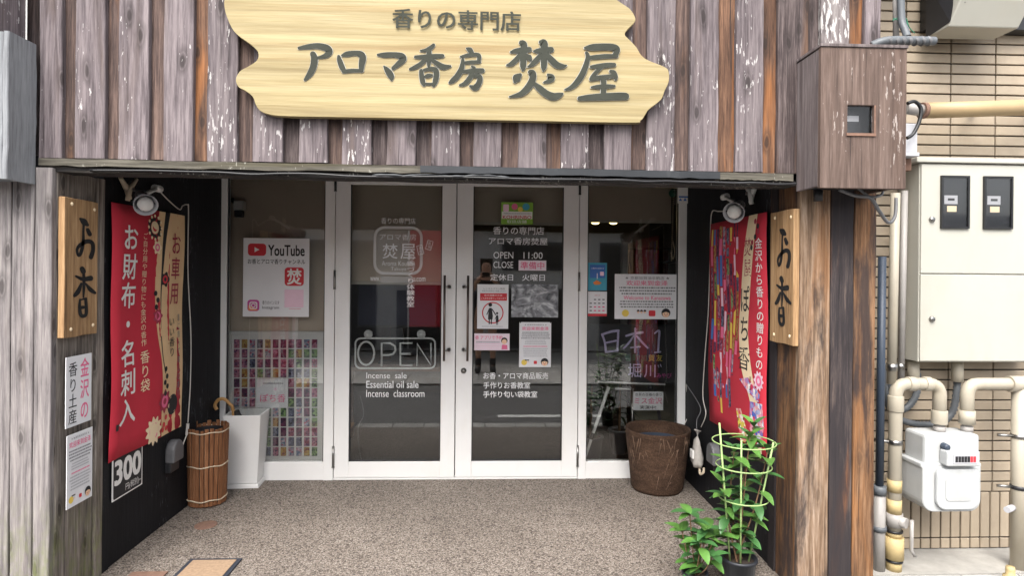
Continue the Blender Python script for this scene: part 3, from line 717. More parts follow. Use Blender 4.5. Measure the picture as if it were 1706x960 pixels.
# ---- two plaques on the inner faces of the pillars
OK = [[(142,168,14),(166,184,34),(190,202,18)],[(165,190,14),(162,250,12),(162,310,16),(150,380,18),(132,408,14),(122,370,14),(142,338,18),(190,310,22),(224,322,22),(228,370,22),(214,415,24)],[(190,233,20),(205,262,24)],
      [(155,492,26),(165,512,26)],[(115,540,10),(160,560,20),(215,555,28)],[(165,525,14),(168,600,16),(165,680,8)],[(150,590,12),(130,640,24),(108,665,18)],[(180,590,8),(210,630,22),(245,655,14)],
      [(142,692,10),(140,740,16),(146,788,18),(165,803,18),(184,785,18),(180,690,16)],[(146,695,8),(176,689,10)],[(155,745,18),(168,745,16)]]
def plaque(pl_, label):
    o, ux, uy, w_, h_ = pl_; o = Vector(o); ux = Vector(ux); uy = Vector(uy); n = ux.cross(uy)
    t = thing('plaque', label, 'sign', o+ux*w_*.5-uy*h_, 'plaques on the pillars')
    P = [Vector(q) for q in ((0,0,0),(.3,.003,0),(.7,.0,0),(1,.004,0),(.995,.3,0),(1.0,.7,0),(.99,.998,0),(.6,.993,0),(.3,1,0),(0,.996,0),(.012,.6,0),(0,.3,0))]
    MB().prism([o+ux*w_*p.x-uy*h_*p.y for p in P][::-1], n, .028).build('board', 'plaque_wood', t, .003)
    s = Sheet(t, o, ux, uy, w_, h_)
    s.strokes(OK, 'plaque_ink', lambda x, y: ((x-45)/220, (y-40)/893), wn=1.3)
    for x, y in ((.2,.045),(.88,.06),(.2,.94),(.86,.93)):
        c = s.at(x, y, 0)
        mb = MB(); V = [c+n*.004]; r = .009
        for rr, k in ((.7,.003),(1,0)):
            V += [c+(ux*math.cos(a)+uy*math.sin(a))*r*rr+n*k for a in [2*math.pi*i/8 for i in range(8)]]
        mb.add(V, [(0,1+i,1+(i+1) % 8) for i in range(8)]+[(1+i,9+i,9+(i+1) % 8,1+(i+1) % 8) for i in range(8)], True).build('nail', 'print_cream', t)
    return t
plaque(planeXL(107,327,163,337,163,555,107,566, XL+.035), 'tan wooden plaque with black brush lettering on the left grey pillar')
plaque(planeXR(1283,355,1322,347,1322,578,1283,569, XR-.04), 'tan wooden plaque with black brush lettering on the right brown pillar')
# ---- left tapestry banner
wv = lambda x, y: .006*math.sin(x*9+y*3)+.004*math.sin(y*11)+.006
t, s = paper('tapestry_banner', 'red and cream hanging banner with white lettering on the left black wall', 'banner', planeXL(180,338,305,358,302,715,183,766, XL+.022), 'red_cloth', .002, None, wv, partname='cloth')
def wpoly(s, pts_l, pts_r, m, name='print'):
    """a band between two side lines sampled at the same heights, following the cloth"""
    V = []; F = []; cols = 4
    for (a, y), (b, _) in zip(pts_l, pts_r):
        for i in range(cols+1): V.append((a+(b-a)*i/cols, y))
    for j in range(len(pts_l)-1):
        for i in range(cols):
            q = j*(cols+1)+i; F.append((q, q+cols+1, q+cols+2, q+1))
    return s.mesh(name, V, F, m)
def cur(P, n=5): return [(p.x, p.y) for p in catmull([(a, b, 0) for a, b in P], n)]
cl = cur([(.62,.0),(.585,.1),(.565,.25),(.57,.42),(.60,.56),(.64,.66),(.66,.78),(.66,.9),(.67,1.0)])
wpoly(s, cl, [(1.0, y) for _, y in cl], 'cream_cloth', 'cream_field')
c2 = cur([(.70,0),(.655,.12),(.64,.25),(.635,.38),(.64,.52)]); c3 = cur([(.765,0),(.70,.12),(.665,.25),(.648,.38),(.644,.52)])
wpoly(s, c2, c3, 'print_black'); 
c4 = cur([(.635,.55),(.65,.64),(.69,.72)]); wpoly(s, c4, [(a+.012, y) for a, y in c4], 'print_black')
def flower(s, x, y, r, m1, m2, n=9):
    a = s.w/s.h
    s.poly('flower', [(x+r*(1+.16*math.cos(n*q))*math.cos(q), y+r*a*(1+.16*math.cos(n*q))*math.sin(q)) for q in [2*math.pi*i/60 for i in range(60)]], m1)
    s.disc(x, y, r*.62, m2); s.disc(x, y, r*.3, m1); s.k = .0026
flower(s, .55, .075, .085, 'print_black', 'print_red'); s.disc(.55,.075,.05,'print_cream'); s.disc(.55,.075,.03,'print_red')
for i in range(12):
    q = 2*math.pi*i/12; s.disc(.55+.088*math.cos(q), .075+.088*.577*math.sin(q), .013, 'print_cream', n=8)
s.k = .0026
flower(s, .58, .16, .05, 'print_cream', 'print_pink', 6); flower(s, .69, .30, .055, 'print_black', 'print_red', 5); flower(s, .60, .46, .055, 'print_wine', 'print_pink', 7)
for i, (x, y) in enumerate(((.57,.36),(.60,.39),(.58,.42),(.70,.70),(.72,.735),(.69,.76),(.73,.78),(.70,.81),(.70,.95),(.73,.92),(.74,.97),(.68,.97))): s.disc(x, y, .022, 'print_black' if i < 8 else 'print_red', n=10)
s.k = .0026
flower(s, .70, .845, .085, 'print_wine', 'print_pink', 8); s.disc(.84, .875, .085, 'print_black'); flower(s, .84, .875, .066, 'print_cream', 'print_black', 6); flower(s, .55, .955, .1, 'print_cream', 'print_pink', 11)
s.k = .0034
s.vtext('お財布・名刺入', .21, .07, .885, .205, 'print_white', .012)
s.vtext('ご自分用や贈り物にも金沢の香作', .415, .10, .58, .07, 'print_cream'); s.vtext('香り袋', .42, .595, .775, .115, 'print_cream', .006)
s.vtext('お車用', .84, .08, .42, .155, 'print_wine', .006); s.vtext('いい香り', .80, .47, .655, .10, 'print_black'); s.vtext('車に飾って楽しむ香り', .925, .46, .85, .045, 'print_grey')
s.rect(.07,.865,.105,.89,'print_black'); 
# ---- right tapestry banner
t, s = paper('tapestry_banner', 'red hanging banner with rows of patterned pouches on the right black wall', 'banner', planeXR(1185,371,1279,357,1278,757,1184,707, XR-.022), 'red_cloth', .002, None, wv, partname='cloth')
pats = ['sachet_a','sachet_b','sachet_c','sachet_d','sachet_e','sachet_f','print_pink','print_yellow','print_palepink','print_blue']
for cix in range(9):
    x = .04+cix*.058+.006*rng.random(); y = .015+rng.random()*.03; end = (.70,.86,.90,.93,.80,.84,.88,.72,.62)[cix]
    while y < end:
        h = rng.uniform(.05,.14); b = min(end, y+h); o1 = rng.uniform(-.008,.008); o2 = rng.uniform(-.008,.008); wd = rng.uniform(.034,.05)
        s.k = .0011+.0006*rng.random(); s.poly('pouch_print', [(x+o1,y),(x+wd+o1,y),(x+wd+o2,b),(x+o2,b)][::-1], rng.choice(pats)); y = b+rng.choice((0,0,.008))
s.k = .002
a1 = cur([(.735,0),(.665,.15),(.60,.35),(.57,.48),(.60,.58),(.66,.68),(.76,.78),(.83,.9),(.86,1)]); a2 = cur([(.88,0),(.83,.15),(.76,.35),(.735,.48),(.76,.58),(.81,.68),(.87,.78),(.91,.9),(.93,1)])
wpoly(s, a1, a2, 'print_cream', 'cream_field')
s.vtext('焚屋', .73, .09, .27, .13, 'print_wine'); s.vtext('ぽち', .675, .30, .56, .17, 'print_black', .006); s.vtext('香', .68, .565, .68, .2, 'print_black')
s.vtext('金沢から香りの贈りもの', .905, .10, .655, .10, 'print_white', .006)
flower(s, .90, .70, .06, 'print_palepink', 'print_pink', 10)
for k in range(6): s.disc(.85+.05*math.sin(k), .03+k*.022, .02, 'print_black' if k % 2 else 'print_wine', n=8)
s.poly('pouch_print', [(.62,.72),(.76,.70),(.92,.755),(.90,.79),(.76,.765)][::-1], 'floral'); s.poly('pouch_print', [(.78,.80),(.95,.79),(.97,.88),(.93,.97),(.82,.965),(.76,.92)][::-1], 'floral')
s.poly('pouch_print', [(.56,.86),(.64,.85),(.74,.95),(.77,.995),(.62,.99)][::-1], 'floral_dark')
s.vtext('香り袋', .79, .69, .755, .03, 'print_black')
# ---- price sign
t, s = paper('price_sign', 'black and white price sign under the red and cream banner', 'sign', planeXL(187,762,237,743,237,806,187,839, XL+.012), 'print_white', .003, partname='board')
s.rrect(.03,.03,.97,.97,.04,'print_black','field'); s.text('300', .06,.10,.95,.68,'print_white',.03); s.text('円(税別)~', .42,.74,.95,.93,'print_white')
# ---- papers on the left pillar
def welcome(s, wide=False, rng=rng):
    if wide:
        s.text('★ 京都加賀油伞鹤店 ★', .16,.05,.86,.12,'print_grey'); s.text('欢迎来到金泽', .18,.14,.83,.255,'print_pink',.012)
        s.fine(.06,.27,.95,.47,3,'print_grey',rng); s.text('Welcome to Kanazawa', .14,.48,.88,.57,'print_pink',.01); s.fine(.06,.58,.95,.76,3,'print_grey',rng); cy = .87
    else:
        s.text('★ 金澤和精油香氛店 ★', .16,.045,.86,.075,'print_grey'); s.text('欢迎来到金泽', .08,.10,.92,.185,'print_pink',.012)
        s.fine(.06,.21,.95,.38,4,'print_grey',rng); s.fine(.14,.39,.86,.50,3,'print_lightgrey',rng); s.fine(.10,.52,.9,.56,1,'print_pink',rng); s.fine(.10,.57,.9,.78,5,'print_lightgrey',rng); cy = .895
    k = .5 if wide else 1
    a = s.w/s.h
    s.disc(.17 if wide else .16, cy, .07*k+.02, 'print_yellow')
    for i in range(3):
        s.disc((.37+.052*i) if wide else .20+.045*i, cy-.05, .022, 'print_black', n=10); s.disc((.37+.052*i) if wide else .20+.045*i, cy-.015*a, .016, 'print_skin', n=10)
    s.rrect(.535 if wide else .46, cy-.05*(a if not wide else 1.3), .64 if wide else .56, cy+.05*(a if not wide else 1.3), .02, 'print_red')
    fx_, fr2 = (.805, .07) if wide else (.80, .12)
    s.disc(fx_, cy-.012, fr2, 'print_black'); s.disc(fx_, cy+.012, fr2*.78, 'print_skin')
    s.poly('print', [(fx_-fr2*.8, cy-.01), (fx_-fr2*.6, cy-fr2*a*.8), (fx_+fr2*.6, cy-fr2*a*.8), (fx_+fr2*.8, cy-.01), (fx_, cy-fr2*a*.35)], 'print_black')
    for q in (-1, 1): s.disc(fx_+q*fr2*.3, cy+.014, fr2*.09, 'print_black', n=8)
    s.disc(fx_, cy+fr2*a*.42, fr2*.12, 'print_red', n=8)
t, s = paper('poster', 'white handwritten poster in pink and black under the plaque on the left pillar', 'poster', planeXL(109,596,152,589,152,700,110,715, XL+.028), 'paper', .003, 'papers on the pillar')
s.vtext('金沢の', .72, .04, .96, .36, 'print_pink', .012); s.vtext('香り土産', .26, .07, .97, .34, 'print_black', .004)
t, s = paper('poster', 'lower white poster with pink heading and small print on the left pillar', 'poster', planeXL(110,727,153,713,154,829,112,847, XL+.028), 'paper', .003, 'papers on the pillar'); welcome(s)
# ---- lettering on the door panes
YT = YG-.002
def gsheet(parent, x0, y0, x1, y1, Y=YT):
    s = Sheet(parent, *planeY(x0, y0, x1, y1, Y)); s.k = 0
    s.X = lambda p: (p-x0)/(x1-x0); s.Y = lambda p: (p-y0)/(y1-y0)
    def T(body, a, b, c, d, m='glass_white', bold=0): s.k = 0; s.text(body, s.X(a), s.Y(b), s.X(c), s.Y(d), m, min(bold, .007))
    s.T = T
    return s
g = gsheet(doors[0], 582, 300, 735, 770)
g.T('香りの専門店', 633, 363, 691, 373); 
g.rrect(g.X(621), g.Y(377), g.X(703), g.Y(458), .12, 'decal_film', 'logo_outline', .03)
g.T('アロマ香房', 631, 390, 692, 400); g.T('焚', 636, 406, 661, 431, bold=.012); g.T('屋', 666, 406, 691, 431, bold=.012); g.T('Aroma Koubou', 635, 435, 690, 443); g.T('Takuya', 650, 445, 676, 453)
g.T('www.', 616, 462, 632, 469, bold=.01); g.T('u.com', 687, 462, 708, 469, bold=.01); g.rect(g.X(633), g.Y(461), g.X(686), g.Y(471), 'haze_film', 'worn_lettering')
g.vtext('お香づくり体験教室', g.X(683.5), g.Y(424), g.Y(512), .09, 'glass_white', .012)
for cx, cy, an in ((699,416,-14),(714,408,16)):
    ca, sa = math.cos(R(an)), math.sin(R(an)); o_ = [(-5,-8),(5,-8),(5,8),(-5,8)]; i_ = [(-4,-7),(4,-7),(4,7),(-4,7)]
    g.mesh('stamp_outline', [(g.X(cx+a*ca-b*sa), g.Y(cy+a*sa+b*ca)) for a, b in o_+i_], [(k, 4+k, 4+(k+1) % 4, (k+1) % 4) for k in range(4)], 'glass_white')
    g.vtext('道場' if an > 0 else '香の', g.X(cx), g.Y(cy-6), g.Y(cy+6), .035, 'glass_white')
g.T('Incense  sale', 611, 621, 678, 631); g.T('Essential oil sale', 611, 635, 698, 647, bold=.008); g.T('Incense  classroom', 611, 650, 708, 662)
g = gsheet(doors[1], 787, 300, 938, 770)
g.T('香りの専門店', 820, 378, 905, 391, bold=.016); g.T('アロマ香房焚屋', 813, 396, 911, 408, bold=.016); g.T('OPEN', 821, 420, 854, 431); g.T('11:00', 871, 420, 903, 431); g.T('CLOSE', 821, 436, 854, 447)
g.T('定休日', 816, 457, 854, 468, bold=.016); g.T('火曜日', 869, 457, 907, 468, bold=.016)
g.T('お香・アロマ商品販売', 806, 621, 914, 632, bold=.016); g.T('手作りお香教室', 806, 637, 884, 648, bold=.016); g.T('手作り匂い袋教室', 806, 652, 896, 663, bold=.016)
# ---- papers stuck behind or on the glass
YQ = YG-.0035
t, s = paper('note', 'small pale note with pink lettering stuck over the closing time on the door', 'note', planeY(864,434,910,451,YQ), 'paper_pink'); s.text('準備中', .07,.14,.93,.86,'print_pink',.012)
t, s = paper('sticker', 'green sticker with a white band at the top of the right door pane', 'sticker', planeY(835,337,888,374,YQ), 'print_green')
s.rect(.02,.42,.98,.75,'print_white'); s.text('KOHRINBO', .05,.60,.95,.75,'print_red',.01); s.text('取扱店舗', .18,.80,.80,.95,'print_white'); s.rrect(.06,.1,.24,.42,.03,'print_palepink'); s.disc(.42,.2,.1,'print_pink'); s.disc(.78,.2,.11,'print_teal'); s.disc(.6,.32,.08,'print_yellow'); s.fine(.08,.46,.92,.56,1,'print_lightgrey',rng)
t, s = paper('notice', 'white notice with a red ring round a woman leading a child on the right door', 'notice', planeY(795,474,847,548,YQ))
s.text('レンタルプラン施設', .2,.075,.88,.115,'print_grey'); s.text('未就学の同伴はご遠慮ください', .15,.13,.92,.165,'print_grey'); s.rect(.09,.2,.95,.365,'print_red'); s.text('店内混雑のため', .22,.225,.80,.265,'print_white'); s.text('ご入店をお断りしております', .12,.29,.92,.335,'print_white')
s.disc(.5,.64,.345,'print_red',n=40,r0=.31)
def figure(s, x, y, k, a):
    s.disc(x, y-.20*k, .06*k, 'print_black', 'figure'); s.poly('figure', [(x-.035*k,y-.13*k),(x+.045*k,y-.13*k),(x+.085*k,y+.05*k),(x+.07*k,y+.13*k),(x-.07*k,y+.13*k),(x-.065*k,y+.03*k)][::-1], 'print_black')
    for q in (-.03, .035): s.rect(x+q*k-.018*k, y+.12*k, x+q*k+.018*k, y+.235*k, 'print_black', 'figure')
    s.poly('figure', [(x-.04*k,y-.12*k),(x-.02*k,y-.10*k),(x-.10*k,y+.03*k),(x-.125*k,y+.02*k)][::-1], 'print_black')
figure(s, .42, .66, 1.0, 0); figure(s, .64, .77, .6, 0); s.poly('figure', [(.46,.56),(.49,.55),(.61,.68),(.59,.70)][::-1], 'print_black'); s.fine(.12,.93,.85,.965,1,'print_lightgrey',rng)
t, s = paper('photo_print', 'glossy grey photo print on the right door beside the red ring notice', 'photo', planeY(852,474,930,529,YQ), 'grey_photo')
t, s = paper('leaflet', 'small pink leaflet with a dark-haired figure low on the right door', 'leaflet', planeY(790,556,849,584,YQ), 'paper_pink')
s.text('香 アプリで予約', .03,.12,.80,.36,'print_pink',.01); s.fine(.05,.4,.75,.95,4,'print_palepink',rng); s.fine(.05,.42,.72,.6,1,'print_lightgrey',rng)
s.disc(.85,.42,.09,'print_black'); s.disc(.85,.48,.07,'print_skin'); s.poly('print', [(.77,.94),(.94,.94),(.93,.68),(.79,.66)], 'print_pink')
t, s = paper('poster', 'white portrait poster with pink heading at the lower right of the right door', 'poster', planeY(865,537,918,612,YQ)); welcome(s)
for q in (.03, .97): s.disc(q, .005, .02, 'black_metal', 'clip', n=10)
t, s = paper('poster', 'wide white poster with pink headings and a drawn face in the right window', 'poster', planeY(1024,457,1130,532,YQ)); welcome(s, True)
t, s = paper('leaflet', 'blue leaflet at the left edge of the right window', 'leaflet', planeY(980,438,1011,484,YQ), 'print_teal'); s.rect(.09,.07,.91,.93,'print_blue'); s.rect(.09,.55,.91,.93,'print_teal'); s.text('ご案内のお知らせ', .16,.17,.85,.23,'print_white'); s.rrect(.63,.32,.84,.47,.04,'print_palepink'); s.rect(.46,.38,.5,.58,'print_white'); s.poly('print', [(.25,.72),(.45,.63),(.72,.72),(.6,.79),(.35,.8)], 'print_orange')
t, s = paper('leaflet', 'white leaflet with a red foot band below the blue leaflet', 'leaflet', planeY(979,486,1011,527,YQ)); s.rect(0,.9,1,1,'print_red'); s.text('スタンプ', .36,.12,.64,.18,'print_red')
for r_ in range(4):
    for c_ in range(4): 
        if (r_, c_) != (0, 0): s.rect(.1+.22*c_,.3+.15*r_,.1+.22*c_+.12,.3+.15*r_+.05,['print_grey','print_pink'][(r_ > 1) and c_ > 0])
t, s = paper('poster', 'white video channel poster with a red play badge in the left window', 'poster', planeY(405,397,515,528,YQ))
s.rrect(.07,.07,.345,.225,.05,'print_red','badge'); s.poly('badge', [(.17,.115),(.17,.18),(.245,.148)][::-1], 'print_white'); s.text('YouTube', .375,.085,.93,.225,'print_black',.02)
s.text('お香とアロマ香りチャンネル', .07,.265,.94,.33,'print_black',.008)
s.rrect(.63,.37,.92,.605,.05,'print_red','badge'); s.text('焚', .665,.385,.885,.59,'print_white',.02)
s.rrect(.07,.785,.25,.93,.045,'print_magenta','badge'); s.poly('badge', [(.085,.92),(.085,.85),(.235,.92)][::-1],'print_orange'); s.rrect(.10,.81,.22,.905,.03,'print_white','badge',.016); s.disc(.16,.857,.034,'print_white','badge',r0=.022); s.disc(.197,.83,.008,'print_white','badge',n=8)
s.text('香りのインスタ', .295,.795,.55,.845,'print_black'); s.text('Instagram', .295,.865,.55,.91,'print_black')
s.rect(.63,.65,.92,.88,'print_palepink'); s.fine(.7,.89,.88,.905,1,'print_pink',rng)
# ---- open sign hung inside the left door
YO = YG+.05
op = thing('open_sign', 'white outlined OPEN sign hanging on two suckers inside the left door', 'sign', (U(658,600,YO).x, YO, U(658,615,YO).z))
g = gsheet(op, 591, 563, 726, 615, YO)
def tubeP(pts, r, m, name, parent=op, Y=YO): return MB().tube([U(a, b, Y) for a, b in pts], r, 8).build(name, m, parent)
fr = []
for cx, cy, q in ((716,573,0),(601,573,1),(601,605,2),(716,605,3)):
    for i in range(5): b = math.pi/2*(q+i/4); fr.append((cx+9*math.cos(b), cy-9*math.sin(b)))
tubeP(fr+[fr[0], fr[1]], .0068, 'white_plastic', 'outline')
oc = [(610+13.5*math.cos(2*math.pi*i/20), 589+19.5*math.sin(2*math.pi*i/20)) for i in range(21)]
tubeP(oc, .0078, 'white_plastic', 'letter')
tubeP([(636,610),(636,572),(650,572),(658,577),(659,584),(655,590),(648,592),(637,592)], .0078, 'white_plastic', 'letter')
tubeP([(687,609),(667,609),(667,572),(687,572)], .0078, 'white_plastic', 'letter'); tubeP([(667,590),(684,590)], .0078, 'white_plastic', 'letter')
tubeP([(695,610),(695,573),(718,609),(718,572)], .0078, 'white_plastic', 'letter')
for px in (614, 702):
    c = U(px, 557, YO); MB().lathe([(0,-.045),(.008,-.045),(.012,-.03),(.03,-.018),(.032,-.012)], c, 16, 'y').build('sucker', 'white_plastic', op); tubeP([(px,557),(px,564)], .003, 'steel', 'hook')
    for q in (-1, 1): tubeP([(px-6,556+q),(px+6,556+q)], .012, 'white_plastic', 'sucker')
MB().tube(catmull([U(600,660,YO+.05), U(606,690,YO+.05), U(597,712,YO+.05), U(598,745,YO+.05), U(602,766,YO+.05)], 6), .003, 6).build('cord', 'cord_grey', op)
# ---- roller blinds
def blind(label, a, b, py, Y=YD+.13):
    x0, x1, zb = U(a, py, Y).x, U(b, py, Y).x, U((a+b)/2, py, Y).z
    t = thing('roller_blind', label, 'blind', ((x0+x1)/2, Y, zb), 'roller blinds behind the glass')
    box('fabric', 'blind', t, x0, Y, zb, x1, Y+.002, 2.29); box('hem_bar', 'blind_hem', t, x0, Y-.006, zb-.02, x1, Y+.008, zb+.004, .003)
    MB().tube([(x0, Y+.03, 2.3), (x1, Y+.03, 2.3)], .028, 12).build('roller', 'white_plastic', t)
blind('beige roller blind drawn low in the left window', 370, 548, 552); blind('beige roller blind half drawn behind the left door', 560, 752, 470)
blind('beige roller blind with pale hem behind the right door', 767, 955, 371); blind('beige roller blind with pale hem in the right window', 966, 1118, 367)
# ---- sachet display panel in the left window
YP2 = YD+.085
a = RY(381, 553, 538, 772, YP2)
dp = thing('sachet_display', 'white framed panel of small patterned sachets in the left window', 'display', ((a[0]+a[2])/2, YP2, a[1]))
box('backing', 'white_plastic', dp, a[0], YP2+.004, a[1], a[2], YP2+.02, a[3])
f = .018; fm = MB()
fm.box(a[0]-f*.3, YP2-.012, a[1], a[0]+f, YP2+.003, a[3]).box(a[2]-f, YP2-.012, a[1], a[2]+f*.3, YP2+.003, a[3]).box(a[0]+f, YP2-.012, a[3]-f, a[2]-f, YP2+.003, a[3]).box(a[0]+f, YP2-.012, a[1], a[2]-f, YP2+.003, a[1]+f*1.5); fm.build('frame', 'white_plastic', dp, .002)
sw_, sh_ = .0385, .062
smes = []
for m in ('sachet_a','sachet_b','sachet_c','sachet_d','sachet_e','sachet_f','sachet_a','sachet_e'):
    me = bpy.data.meshes.new('sachet'); V = []
    for k, (dx, dz, y) in enumerate(((0,0,.0),(0,0,-.006),(.005,.005,-.009))):
        V += [(dx, y, dz), (sw_-dx, y, dz), (sw_-dx, y, sh_-dz), (dx, y, sh_-dz)]
    me.from_pydata(V, [], [(8,9,10,11)]+[(4*j+i,4*j+(i+1) % 4,4*j+4+(i+1) % 4,4*j+4+i) for j in range(2) for i in range(4)]); me.materials.append(M[m]); smes.append(me)
for r_ in range(12):
    for c_ in range(11):
        if 4 <= r_ <= 6 and 3 <= c_ <= 6: continue
        p = U(394.5+c_*12.95, 573+r_*16.35, YP2)
        o = bpy.data.objects.new('sachet', rng.choice(smes)); col.objects.link(o); o.location = (p.x-sw_/2, YP2+.003, p.z-sh_/2); o.parent = dp; o.matrix_parent_inverse = base_inv(dp)
t, s = paper('card', 'white card with pink lettering in the middle of the sachet panel', 'card', planeY(427,632,480,680,YP2-.008), 'paper'); s.text('ぽち香', .12,.52,.92,.8,'print_pink',.006); s.fine(.2,.1,.85,.2,1,'print_grey',rng); s.disc(.6,.35,.05,'print_palepink')
# ---- security camera in the left window
c = U(398, 345, YD+.07)
sc = thing('security_camera', 'small white security camera with a black lens at the top of the left window', 'camera', c)
MB().tube([c+Vector((-.09,.02,.05)), c+Vector((-.03,.0,.045))], .01, 8).tube([c+Vector((-.05,0,.06)), c+Vector((-.03,0,.03))], .014, 8).build('bracket', 'black_metal', sc)
MB().box(c.x-.03, c.y-.03, c.z-.025, c.x+.04, c.y+.04, c.z+.045).build('body', 'white_plastic', sc, .008)
MB().box(c.x-.022, c.y-.034, c.z-.075, c.x+.036, c.y+.01, c.z-.026).build('lens_block', 'dark_plastic', sc, .005)
MB().tube(catmull([c+Vector((-.08,.02,.04)), c+Vector((-.1,.02,-.08)), c+Vector((-.1,.02,-.3))], 5), .0035, 6).build('cord', 'cord_white', sc)

# ---- torn black film and cable along the lintel
lc = thing('lintel_cable', 'black cable and torn film running along under the lintel', 'cable', U(600, 293, YB-.004))
def lpath(a, b, off, amp, n=14): return [Vector((U(a+(b-a)*i/n, 285, YB).x, YB+.004-.008*rng.random(), zl(a+(b-a)*i/n)-off+rng.uniform(-amp, amp))) for i in range(n+1)]
MB().tube(catmull(lpath(150, 905, .052, .004), 5), .0055, 8).build('cable', 'black_metal', lc)
MB().tube(catmull(lpath(620, 850, .044, .006, 8), 5), [.004+.004*abs(math.sin(i*.7)) for i in range(41)], 8).build('film', 'dark_flash', lc)
MB().tube(catmull(lpath(820, 1330, .050, .003), 5), .005, 8).build('cable', 'dark_plastic', lc)
# ================================================================== lamps, cords and small things in the recess
def tubeW(pts, r, n=6, seg=8): return MB().tube(catmull(pts, n), r, seg)
def spotlamp(label, head, aim, mount):
    t = thing('clip_lamp', label, 'lamp', mount, 'clip lamps on the recess walls'); head = Vector(head); aim = Vector(aim).normalized(); mount = Vector(mount)
    q = aim.to_track_quat('Z', 'Y').to_matrix()
    def lat(prof): 
        m = MB().lathe(prof, (0,0,0), 20); m.v = [tuple(head + q @ Vector(v)) for v in m.v]; return m
    lat([(0,-.105),(.022,-.105),(.026,-.10),(.026,-.045),(.03,-.04),(.046,.0),(.056,.05),(.053,.05),(.043,.0),(.027,-.036)]).build('lamp_shade', 'print_lightgrey', t)
    lat([(.012,-.03),(.026,.0),(.036,.03),(.034,.048),(.022,.058),(0,.061)]).build('bulb', 'white_plastic', t)
    m = MB()
    for i in range(8):
        a = 2*math.pi*i/8; m.tube([head+q@Vector((.0485*math.cos(a), .0485*math.sin(a), .008)), head+q@Vector((.0515*math.cos(a), .0515*math.sin(a), .02))], .006, 6)
    m.build('vent_slot', 'dark_plastic', t, kind='stuff')
    base = head+q@Vector((0,0,-.08))
    MB().tube([base, base*.5+mount*.5, mount], .011, 8).build('arm', 'white_plastic', t); MB().tube([mount+Vector((0,-.03,0)), mount+Vector((0,.03,0))], .02, 10).build('clamp', 'white_plastic', t)
lh = UX(240, 336, XL+.14); spotlamp('white clip lamp above the red and cream banner', lh, (.45,-.55,-.35), UX(262, 314, XL+.025))
rh = UX(1226, 350, XR-.14); spotlamp('white clip lamp above the patterned red banner', rh, (-.45,-.6,-.3), UX(1208, 328, XR-.025))
def clip(label, c, n, m):
    c = Vector(c); t = thing('spring_clip', label, 'clip', c, 'spring clips on the recess walls')
    MB().tube([c+n*.012+Vector((0,-.06,.05)), c+n*.012, c+n*.012+Vector((0,.02,-.05))], [.010,.016,.012], 8).build('jaw', m, t)
    MB().tube([c+n*.03+Vector((0,.05,.06)), c+n*.025, c+n*.02+Vector((0,-.01,-.06))], [.010,.014,.012], 8).build('jaw', m, t)
    MB().tube([c+n*.005+Vector((0,-.012,0)), c+n*.045+Vector((0,.012,0))], .009, 8).build('spring', 'steel', t)
clip('brown and white clip at the top of the left black wall', UX(208, 315, XL+.012), Vector((1,0,0)), 'rope')
clip('white clip at the top of the right black wall', UX(1257, 322, XR-.012), Vector((-1,0,0)), 'white_plastic')
def tag1(o, label, cat, group=None):
    o['label'] = label; o['category'] = cat
    if group: o['group'] = group
xl = XL+.008; xr = XR-.008
tag1(tubeW([UX(262,314,xl+.02),UX(280,333,xl),UX(299,349,xl),UX(304,343,xl),UX(312,341,xl),UX(314,352,xl),UX(313,450,xl),UX(318,560,xl),UX(317,640,xl),UX(314,690,xl),UX(313,705,xl)], .0035).build('lamp_cord', 'cord_white'), 'thin white cord running down the left black wall from the lamp', 'cord', 'lamp cords')
tag1(tubeW([UX(313,706,xl+.002),UX(311,724,xl+.004),UX(306,738,xl+.004),UX(300,756,xl+.004)], [.010]*7+[.004]*12).build('plug_cord', 'cord_white'), 'short white plug and cord above the left outlet cover', 'cord', 'lamp cords')
tag1(tubeW([UX(1208,352,xr-.02),UX(1196,352,xr),UX(1187,352,xr),UX(1184,372,xr),UX(1183,430,xr),UX(1180,520,xr),UX(1174,600,xr),UX(1171,660,xr),UX(1176,690,xr),UX(1168,712,xr)], .0035).build('lamp_cord', 'cord_white'), 'thin white cord running down the right black wall from the lamp', 'cord', 'lamp cords')
def outlet(label, px, py, X, sg):
    c = UX(px, py, X); t = thing('outlet_cover', label, 'outlet', c, 'weatherproof outlets'); n = Vector((-sg,0,0))
    # rounded hood
    P = [c+Vector((0, .06*math.cos(a), .07*math.sin(a)+.0)) for a in [math.pi*i/10 for i in range(11)]]+[c+Vector((0,-.06,-.06)), c+Vector((0,.06,-.06))]
    MB().prism([p+n*.055 for p in P], n, .055).build('hood', 'grey_plastic', t, .01); MB().box(c.x-.012, c.y-.05, c.z-.12, c.x+.012-sg*.02, c.y+.05, c.z-.061).build('socket', 'dark_plastic', t, .006)
outlet('grey weatherproof outlet cover low on the left black wall', 283, 752, XL, -1); outlet('grey weatherproof outlet cover low on the right black wall', 1196, 757, XR, 1)
